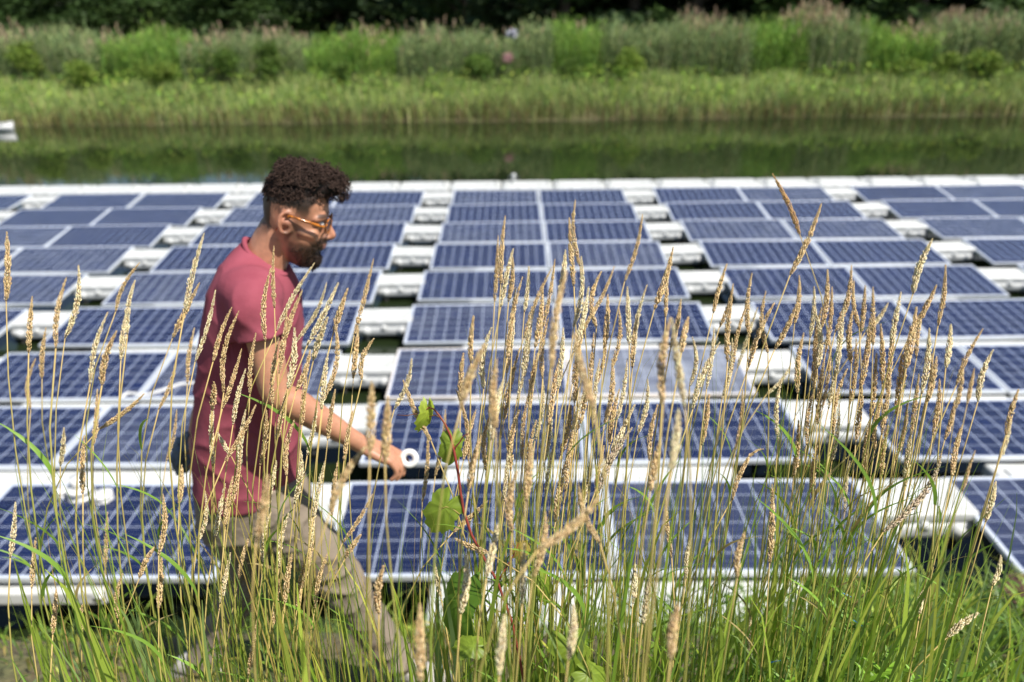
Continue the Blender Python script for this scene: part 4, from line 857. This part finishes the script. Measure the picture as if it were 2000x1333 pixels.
def sst(a, b, x): t = min(1, max(0, (x - a) / (b - a))); return t * t * (3 - 2 * t)
def skin_col(co, nr):
    q = co - E0; f, u, s = q.dot(HF), q.dot(HU), q.dot(HS); c = SKIN.copy(); u = u if u > -.03 else -.03 + (u + .03) / .85
    if q.length < .22 and u > -.17:
        nz = noise.noise(co * 45) * .012
        # faded hair at sides and back
        side = sst(.004, .040, u + nz) * (1 - sst(.052, .066, f + nz - max(0, u - .05) * .4)); backh = (1 - sst(-.030, -.008, f)) * sst(-.075, .0, u + nz)
        h = max(side * (.66 + .31 * sst(.02, .055, u)), backh * .9)
        if abs(s) > .05 and -.05 < u < .05 and -.045 < f < .022: h = min(h, .25 if u > .034 else .0)   # ear stays bare
        # beard
        jaw = sst(-.038, -.060, u + nz) * sst(-.006, .012, f) if False else (1 - sst(-.062, -.040, u + nz - max(0, .075 - f) * -.0)) * sst(.000, .016, f)
        burn = (1 - sst(.014, .030, abs(f - .018) + nz)) * (1 - sst(.0, .03, u)) * sst(-.07, -.03, u) * .75
        mous = (1 - sst(.010, .016, abs(u + .047) + nz)) * sst(.078, .088, f) * .8
        lip = (1 - sst(.004, .008, abs(u + .0635))) * sst(.092, .096, f) * (1 - sst(.016, .022, abs(s)))
        under = 1.0 
        bd = max(jaw * under * (.72 + .2 * sst(.03, .07, f)), burn * .8, mous); brow = (1 - sst(.004, .0075, abs(u - .033 - (.06 - abs(s)) * .02))) * sst(.074, .082, f) * sst(.008, .014, abs(s)) * .85
        h = max(h, bd, brow); c = c * (1 - h) + HAIRC * h
        if lip > 0: c = c * (1 - lip) + np.array([.40, .15, .11]) * lip
        red = max(0, 1 - (co - hp(.118, -.028)).length / .022) * .3 + (max(0, 1 - (co - hp(-.01, .01, .075)).length / .04) * .35); c = c * (1 - red) + np.array([.60, .20, .13]) * red
    k = 1 + .08 * noise.noise(co * 9); return c * k
set_cols(bo, skin_col); finish(bo)
# curly hair on top: many small curls over the crown and falling over the forehead
M_HAIR = attr_mat('dark_curly_hair', .75, 0, spec=.2)
hb = MB(); random.seed(11); base = MB(); rr_ = []
for u in np.linspace(.062, .140, 14):
    bk, fr, hw = head_prof(min(u, .122)); k_ = 1 if u <= .122 else .6; gr = .001 + .012 * sst(.065, .10, u); fx = fr * .80 + gr * .9 if u < .09 else fr * .9 + gr
    rr_.append((hp((bk + fx) / 2 + .002, u), HF * ((fx - bk) / 2 + gr * .6) * k_, HS * (hw + gr * .55) * k_))
closed_loft(base, rr_, 30, 2.1, (.016, .011, .009)); chain(base, [hp(.075, .105, -.035), hp(.108, .112, -.012), hp(.108, .112, .012), hp(.075, .105, .035)], [.024, .026, .026, .024], 14); chain(base, [hp(.0, .118, 0), hp(.06, .124, 0), hp(.10, .120, 0)], [.03, .03, .022], 14); ho = remesh(base, 'hair_base', .005, 2, M_HAIR); set_cols(ho, lambda c_, n_: (.016 + .01 * noise.noise(c_ * 90), .011, .009))
def curl(c, nrm, r0, th, turns=1.4, col=None):
    nrm = nrm.normalized(); t1 = nrm.orthogonal().normalized(); t1.rotate(Matrix.Rotation(random.uniform(0, 6.28), 3, nrm)); t2 = nrm.cross(t1); pts = []
    k = 10; axis = (t1 * random.uniform(-.6, .6) + nrm * .7).normalized()
    for i in range(k + 1):
        a = turns * 2 * math.pi * i / k; rr = r0 * (1 - .35 * i / k); pts.append(c + t1 * math.cos(a) * rr + t2 * math.sin(a) * rr * .8 + axis * r0 * 1.3 * i / k)
    v = random.uniform(.6, 1.7); hb.tube(pts, [th] * (k - 1) + [th * .6, th * .25], 5, col=(.040 * v, .024 * v, .018 * v))
for i in range(1500):
    u = random.uniform(.060, .135) if random.random() < .7 else random.uniform(.1, .14); a = random.uniform(0, 2 * math.pi); bk, fr, hw = head_prof(min(u, .120)); ca, sa = math.cos(a), math.sin(a)
    lift = -.002 + .018 * sst(.065, .12, u) + .012 * max(0, ca) * sst(.06, .09, u); shrink = 1 if u < .112 else max(.15, 1 - (u - .112) / .03); rad = random.random() ** .35 if u > .11 else 1
    f = (bk + fr) / 2 + ca * ((fr - bk) / 2 + lift) * shrink * rad; s = sa * (hw + lift * .7) * shrink * rad; uu = u + .022 * sst(-.05, .05, f) * (1 if u > .09 else .35)
    if ca > .3 and u < .078 and random.random() < .7: continue
    c = hp(f, uu + random.uniform(-.004, .004), s); curl(c, (HF * ca + HS * sa) * .8 + HU * (.2 + (u - .05) * 12), random.uniform(.005, .011), random.uniform(.0007, .0013), random.uniform(.6, 1.3))
for i in range(420):          # forelock projecting beyond the brow
    f = random.uniform(.06, .150); u = .108 + random.uniform(-.040, .048); s = random.uniform(-.05, .05)
    if (f - .105) ** 2 / .0019 + (u - .110) ** 2 / .0016 + s * s / .0035 > 1.1: continue
    curl(hp(f, u, s), HF + HU * random.uniform(-.5, .8), random.uniform(.005, .011), random.uniform(.0007, .0014), random.uniform(.7, 1.5))
for i in range(700):          # curls over the crown and quiff
    f = random.uniform(-.05, .135); s = random.uniform(-.06, .06); q_ = 1 - ((f - .035) / .115) ** 2 - (s / .075) ** 2
    if q_ < 0: continue
    curl(hp(f, .108 + (.044 + .010 * noise.noise(Vector((f * 40, s * 40, 2)))) * math.sqrt(q_) + random.uniform(-.008, .006) + (.012 if random.random() < .08 else 0), s), HU + HF * (f - .03) * 6 + HS * s * 9, random.uniform(.005, .010), random.uniform(.0008, .0014), random.uniform(.7, 1.5))
for i in range(60): curl(hp(random.uniform(-.04, .11), random.uniform(.145, .160), random.uniform(-.04, .04)), HU, random.uniform(.005, .011), .0008, 1.1)
hair = hb.build('hair', M_HAIR)
bpy.context.view_layer.update()
bmh = bmesh.new(); bmh.from_mesh(hair.data); bmh.from_mesh(ho.data); bmh.to_mesh(hair.data); bmh.free(); bpy.data.objects.remove(ho)
for f_ in hair.data.polygons: f_.use_smooth = True
finish(hair)
# beard: short hairs over jaw and chin
bb = MB()
for i in range(900):
    u = random.uniform(-.142, -.04); a = random.uniform(-1.75, 1.75) ; bk, fr, hw = head_prof(u); f = (bk + fr) / 2 + math.cos(a) * (fr - bk) / 2; s = math.sin(a) * hw
    if f < .008 + random.uniform(-.006, .006): continue
    if u > -.062 and not (abs(u + .048) < .009 and f > .08): continue
    if abs(u + .064) < .012 and f > .088 and abs(s) < .02: continue
    ln = (.006 + .012 * sst(-.08, -.12, u) * sst(.03, .08, f)) if False else .0035 + .007 * (1 - sst(-.125, -.085, u)) * sst(.03, .08, f)
    nr = (HF * math.cos(a) + HS * math.sin(a)).normalized(); p = hp(f, u, s) + nr * .001; d = (nr * .7 - HU * .8 + HF * .1 + Vector([random.uniform(-.3, .3) for _ in range(3)])).normalized(); v = random.uniform(.6, 1.6)
    bb.tube([p, p + d * ln * .6, p + d * ln - HU * ln * .2], [.0009, .0007, .0002], 3, col=(.030 * v, .019 * v, .014 * v))
for i in range(420):          # chin tuft
    a_, b_ = random.uniform(-1.3, 1.3), random.uniform(-1.4, .5); nr = (HF * math.cos(a_) * math.cos(b_) + HS * math.sin(a_) * math.cos(b_) + HU * math.sin(b_)).normalized()
    p = hp(.074, -.116, 0) + HS * math.sin(a_) * .022 + nr * .019; d = (nr - HU * .6 + Vector([random.uniform(-.4, .4) for _ in range(3)])).normalized(); v = random.uniform(.6, 1.6); ln = random.uniform(.006, .012)
    bb.tube([p - nr * .002, p + d * ln * .6, p + d * ln - HU * ln * .2], [.0010, .0008, .0003], 3, col=(.030 * v, .019 * v, .014 * v))
be = bb.build('beard', M_HAIR); finish(be)
# eyes
M_EYE = simple('eye_white', (.75, .72, .68), rough=.2); M_IRIS = simple('iris', (.05, .03, .02), rough=.15)
for s in (-1, 1):
    bm = bmesh.new(); bmesh.ops.create_uvsphere(bm, u_segments=16, v_segments=12, radius=.0118); me = bpy.data.meshes.new('eye'); c = hp(.0845, .008, s * .031)
    for v in bm.verts: v.co += c
    for v in list(bm.verts): pass
    bm.to_mesh(me); bm.free(); me.materials.append(M_EYE); me.materials.append(M_IRIS)
    for f_ in me.polygons:
        if (f_.center - c).normalized().dot((HF - HU * .25).normalized()) > .86: f_.material_index = 1
        f_.use_smooth = True
    eo = bpy.data.objects.new('eye', me); C.objects.link(eo); finish(eo)
# amber tortoiseshell glasses
m, n, p, o_ = mat('amber_acetate'); tcn = N(n, 'ShaderNodeTexCoord'); c2, t2 = noise_col(n, tcn.outputs['Object'], 130, (.62, .20, .015), (.10, .03, .008), 3, .42, .6); n.links.new(c2, p.inputs['Base Color']); p.inputs['Roughness'].default_value = .12; p.inputs['Coat Weight'].default_value = .6; M_AMB = m
m, n, p, o_ = mat('spectacle_lens'); p.inputs['Base Color'].default_value = (.10, .07, .05, 1); p.inputs['Roughness'].default_value = .03; p.inputs['Alpha'].default_value = .62; M_LENS = m
gb = MB(); lens = []
for s in (-1, 1):
    cc_ = hp(.112, .006, s * .033); ring = []
    for j in range(26):
        a = 2 * math.pi * j / 26; ring.append(cc_ + HS * math.cos(a) * .0255 * s + HU * math.sin(a) * .0205 - HF * (.004 * (1 + math.cos(a))))
    ring.append(ring[0]); ring.append(ring[1]); gb.tube(ring, .0021, 7); lens.append(ring[:26])
    gb.tube([hp(.104, .009, s * .057), hp(.090, .012, s * .069), hp(.06, .018, s * .075), hp(.03, .024, s * .078), hp(.008, .028, s * .079), hp(-.018, -.004, s * .077), hp(-.024, -.02, s * .073)], [.0036, .0040, .0038, .0030, .0024, .0022, .002], 8)
gb.tube([hp(.112, .012, -.009), hp(.114, .015, 0), hp(.112, .012, .009)], .0022, 7)
gl = gb.build('glasses', M_AMB); finish(gl)
for r_ in lens:
    b = MB(); c0 = sum(r_, Vector()) / len(r_); b.add([c0] + list(r_), [(0, i + 1, (i + 1) % 26 + 1) for i in range(26)]); lo = b.build('lens', M_LENS); finish(lo, gl)

# T-shirt
m, n, p, o_ = mat('faded_red_cotton'); tcn = N(n, 'ShaderNodeTexCoord'); c2, t2 = noise_col(n, tcn.outputs['Object'], 9, (.27, .058, .082), (.335, .082, .112), 6); n.links.new(c2, p.inputs['Base Color']); p.inputs['Roughness'].default_value = .9; p.inputs['Specular IOR Level'].default_value = .2
tw = N(n, 'ShaderNodeTexNoise'); tw.inputs['Scale'].default_value = 35; tw.inputs['Detail'].default_value = 6; n.links.new(tcn.outputs['Object'], tw.inputs['Vector']); bp = N(n, 'ShaderNodeBump'); bp.inputs['Strength'].default_value = .5; bp.inputs['Distance'].default_value = .004; n.links.new(tw.outputs[0], bp.inputs['Height']); n.links.new(bp.outputs[0], p.inputs['Normal'])
try: p.inputs['Sheen Weight'].default_value = .0; p.inputs['Sheen Roughness'].default_value = .5
except Exception: pass
M_SHIRT = m
sh = MB(); rings = []
SR = [((484, 476), (560, 522), .068), ((466, 480), (570, 540), .105), ((450, 492), (578, 558), .150), ((432, 518), (586, 585), .190), ((418, 548), (590, 615), .203), ((408, 585), (591, 645), .200), ((400, 630), (591, 680), .188), ((394, 680), (589, 712), .178), ((390, 730), (587, 750), .172), ((388, 790), (584, 800), .170), ((386, 850), (583, 860), .172), ((385, 905), (584, 905), .178), ((384, 946), (586, 940), .182)]
for (b_, f_, w_) in SR:
    B_p, F_p = Mp(*b_), Mp(*f_); c = (B_p + F_p) / 2; rings.append((c, (F_p - B_p) / 2, SD * w_))
closed_loft(sh, rings, 44, 2.35)
# sleeves
sd1 = (EL - S_R).normalized(); chain(sh, [Mp(494, 600, .075), Mp(490, 580, .135), S_R.lerp(EL, .15) + SD * .002, S_R.lerp(EL, .34), S_R.lerp(EL, .445)], [.115, .086, .070, .066, .068], 26)
sl2 = chain(sh, [Mp(488, 545, -.105), S_L, S_L.lerp(EL2, .2), S_L.lerp(EL2, .46)], [.060, .064, .064, .066], 22)
so = remesh(sh, 'shirt', .0065, 24, M_SHIRT, .5)
# trim the rounded sleeve end flat and lay folds into the cloth
cut = S_R.lerp(EL, .455); cut2 = S_L.lerp(EL2, .45); sd2 = (EL2 - S_L).normalized(); ARM = S_R.lerp(EL, .2)
def cloth_arrays(o):
    o.data.update(); return [v.co.copy() for v in o.data.vertices], [v.normal.copy() for v in o.data.vertices]
def cloth_write(o, cos): o.data.vertices.foreach_set('co', np.array([tuple(c) for c in cos], np.float32).ravel()); o.data.update()
COS, NRS = cloth_arrays(so); NEW = []
for co, nv in zip(COS, NRS):
    for cp, dd in ((cut, sd1), (cut2, sd2)):
        q = (co - cp)
        if q.length < .12:
            k = q.dot(dd)
            if k > 0: co = co - dd * k * .94
    q = co - MP; f, u, s = q.dot(FW), q.z, q.dot(SD)
    big = noise.noise(Vector((f * 5, u * 3.2, s * 4)) + Vector((3, 1, 2))); w1 = noise.noise(Vector((f * 9 + u * 7, u * 5 - f * 5, s * 6)))
    fold = (1 - abs(w1)) ** 4
    low = sst(-.02, -.45, u) if False else 1 - sst(-.45, .1, u)
    amp = .010 + .014 * low
    armpit = math.exp(-((co - (S_R.lerp(EL, .3) - FW * .02)).length / .09) ** 2)
    co = co + nv * (big * amp * .7 + (fold - .35) * (.005 + .004 * low) + armpit * .006 * math.sin((f * .8 - u * .6) * 70))
    NEW.append(co)
cloth_write(so, NEW); finish(so)
# neck band
b = MB(); nb_ = []; B_p, F_p = Mp(478, 468), Mp(562, 530)
for j in range(31):
    a = 2 * math.pi * j / 30; nb_.append((B_p + F_p) / 2 + (F_p - B_p) / 2 * math.cos(a) * 1.0 + SD * .073 * math.sin(a) + UPV * (-.012 * abs(math.sin(a))))
b.tube(nb_, .0075, 9); cb = b.build('neck_band', M_SHIRT); finish(cb, man); 
# trousers
M_PANT = simple('khaki_cotton', (.27, .22, .17), (.21, .17, .13), rough=.9, scale=7, bump=.6, bscale=30, spec=.2)
pt = MB(); hr = []
for (b_, f_, w_) in [((392, 880), (580, 880), .16), ((388, 930), (590, 925), .172), ((386, 970), (602, 955), .178), ((392, 1010), (606, 990), .172), ((410, 1050), (590, 1020), .15)]:
    B_p, F_p = Mp(*b_), Mp(*f_); hr.append(((B_p + F_p) / 2, (F_p - B_p) / 2, SD * w_))
closed_loft(pt, hr, 36, 2.2)
chain(pt, [Mp(520, 970, .075), HIP_R.lerp(KN_R, .35), HIP_R.lerp(KN_R, .7), KN_R, KN_R.lerp(AN_R, .3), KN_R.lerp(AN_R, .65), AN_R + (AN_R - KN_R) * .03], [.105, .094, .080, .072, .068, .062, .062], 24)
chain(pt, [Mp(465, 970, -.075), HIP_L.lerp(KN_L, .35), HIP_L.lerp(KN_L, .7), KN_L, KN_L.lerp(AN_L, .3), KN_L.lerp(AN_L, .65), AN_L + (AN_L - KN_L) * .03], [.108, .096, .082, .072, .068, .062, .062], 24)
po = remesh(pt, 'trousers', .0075, 4, M_PANT)
COS, NRS = cloth_arrays(po); NEW = []
for co, nv in zip(COS, NRS):
    q = co - MP; nk = sum(math.exp(-((co - K_).length / r_) ** 2) for K_, r_ in ((KN_R, .13), (KN_L, .13), (AN_R, .1), (HIP_R, .14)))
    w1 = noise.noise(Vector((q.x * 8, q.z * 16, q.y * 7))); NEW.append(co + nv * (noise.noise(q * 7) * .010 + ((1 - abs(w1)) ** 4 - .3) * (.007 + .013 * nk)))
cloth_write(po, NEW); finish(po)
# shoes
M_SHOE = simple('pale_canvas', (.50, .47, .43), (.38, .36, .33), rough=.85, scale=12, bump=.4); M_SOLE = simple('rubber_sole', (.16, .15, .14), rough=.8)
def shoe(AN, fwd, pitch_, gz_fix):
    fwd = Vector((fwd.x, fwd.y, 0)).normalized(); f_ = (fwd * math.cos(pitch_) + UPV * math.sin(pitch_)).normalized(); u_ = (UPV * math.cos(pitch_) - fwd * math.sin(pitch_)).normalized(); s_ = f_.cross(u_)
    H0 = AN - u_ * .088 - f_ * .02; b = MB(); rg = []
    for f, w_, h_, lift in [(-.075, .022, .05, 0), (-.06, .034, .075, 0), (-.02, .038, .10, 0), (.03, .038, .095, 0), (.07, .042, .07, 0), (.12, .049, .052, 0), (.165, .047, .044, .003), (.20, .034, .034, .008), (.215, .015, .02, .012)]:
        rg.append((H0 + f_ * f + u_ * (h_ / 2 + lift), u_ * h_ / 2, s_ * w_))
    closed_loft(b, rg, 20, 2.3); so_ = b.build('shoe', M_SHOE); finish(so_)
    b = MB(); rg = [(H0 + f_ * f + u_ * (l - .010), u_ * .013, s_ * w_) for f, w_, l in [(-.08, .02, 0), (-.065, .038, 0), (0, .042, 0), (.07, .046, 0), (.13, .053, 0), (.17, .051, .002), (.205, .037, .007), (.222, .015, .012)]]; closed_loft(b, rg, 20, 3); s2 = b.build('sole', M_SOLE); s2.data.transform(Matrix.Translation(-MO)); s2.parent = so_
    b = MB()
    for i in range(5): f = .035 + i * .02; b.tube([H0 + f_ * f + s_ * -.022 + u_ * (.094 - i * .010), H0 + f_ * f + u_ * (.100 - i * .0105), H0 + f_ * f + s_ * .022 + u_ * (.094 - i * .010)], .0028, 6)
    lc = b.build('laces', M_WHITE); lc.data.transform(Matrix.Translation(-MO)); lc.parent = so_
    return H0
h1 = shoe(AN_R, FW + SD * .15, R(-3), 0); h2 = shoe(AN_L, FW, R(-28), 0)
print('FEET z', h1.z, ground_z(h1.x, h1.y), h1, '|', h2.z, ground_z(h2.x, h2.y), h2, 'thigh', (KN_R - HIP_R).length, 'shin', (AN_R - KN_R).length, 'uarm', (EL - S_R).length, 'farm', (WR - EL).length, 'L', (KN_L - HIP_L).length, (AN_L - KN_L).length, 'top', hp(0, .15).z, 'sh', S_R.z)
# white ring between finger and thumb
b = MB(); nR = (SD * .75 + UPV * .35 - FW * .1).normalized(); e1 = nR.orthogonal().normalized(); e2 = nR.cross(e1); Rr, rr = .0195, .0095
V = []; 
for i in range(36):
    a = 2 * math.pi * i / 36; d = e1 * math.cos(a) + e2 * math.sin(a)
    for j in range(12):
        c_ = 2 * math.pi * j / 12; V.append(d * (Rr + rr * math.cos(c_)) + nR * rr * .9 * math.sin(c_))
b.add(V, [(i * 12 + j, i * 12 + (j + 1) % 12, ((i + 1) % 36) * 12 + (j + 1) % 12, ((i + 1) % 36) * 12 + j) for i in range(36) for j in range(12)])
rg = b.build('plastic_ring', M_WHITE); rg.location = RG; tag(rg, 'thick white plastic ring held in the right hand of the man', 'ring')
# grey cloth bundle in the far hand
M_CLOTH = simple('grey_blue_cloth', (.16, .20, .24), (.08, .10, .13), rough=.9, scale=9, bump=.6)
bm = bmesh.new(); bmesh.ops.create_icosphere(bm, subdivisions=5, radius=1)
for v in bm.verts:
    d = v.co.copy(); k = 1 + .38 * noise.noise(d * 2.1) + .22 * (1 - abs(noise.noise(d * 4 + Vector((4, 0, 0))))) ** 3 + .1 * noise.noise(d * 9); v.co = Vector((d.x * .036, d.y * .045, d.z * .068)) * k
me = bpy.data.meshes.new('cloth_bundle'); bm.to_mesh(me); bm.free(); me.materials.append(M_CLOTH)
for f_ in me.polygons: f_.use_smooth = True
co_ = bpy.data.objects.new('cloth_bundle', me); C.objects.link(co_); co_.location = WR2 + F2 * .085 - FW * .012; co_.rotation_euler = (.1, .35, .2); tag(co_, 'crumpled grey-blue cloth carried in the far hand behind the man', 'cloth')
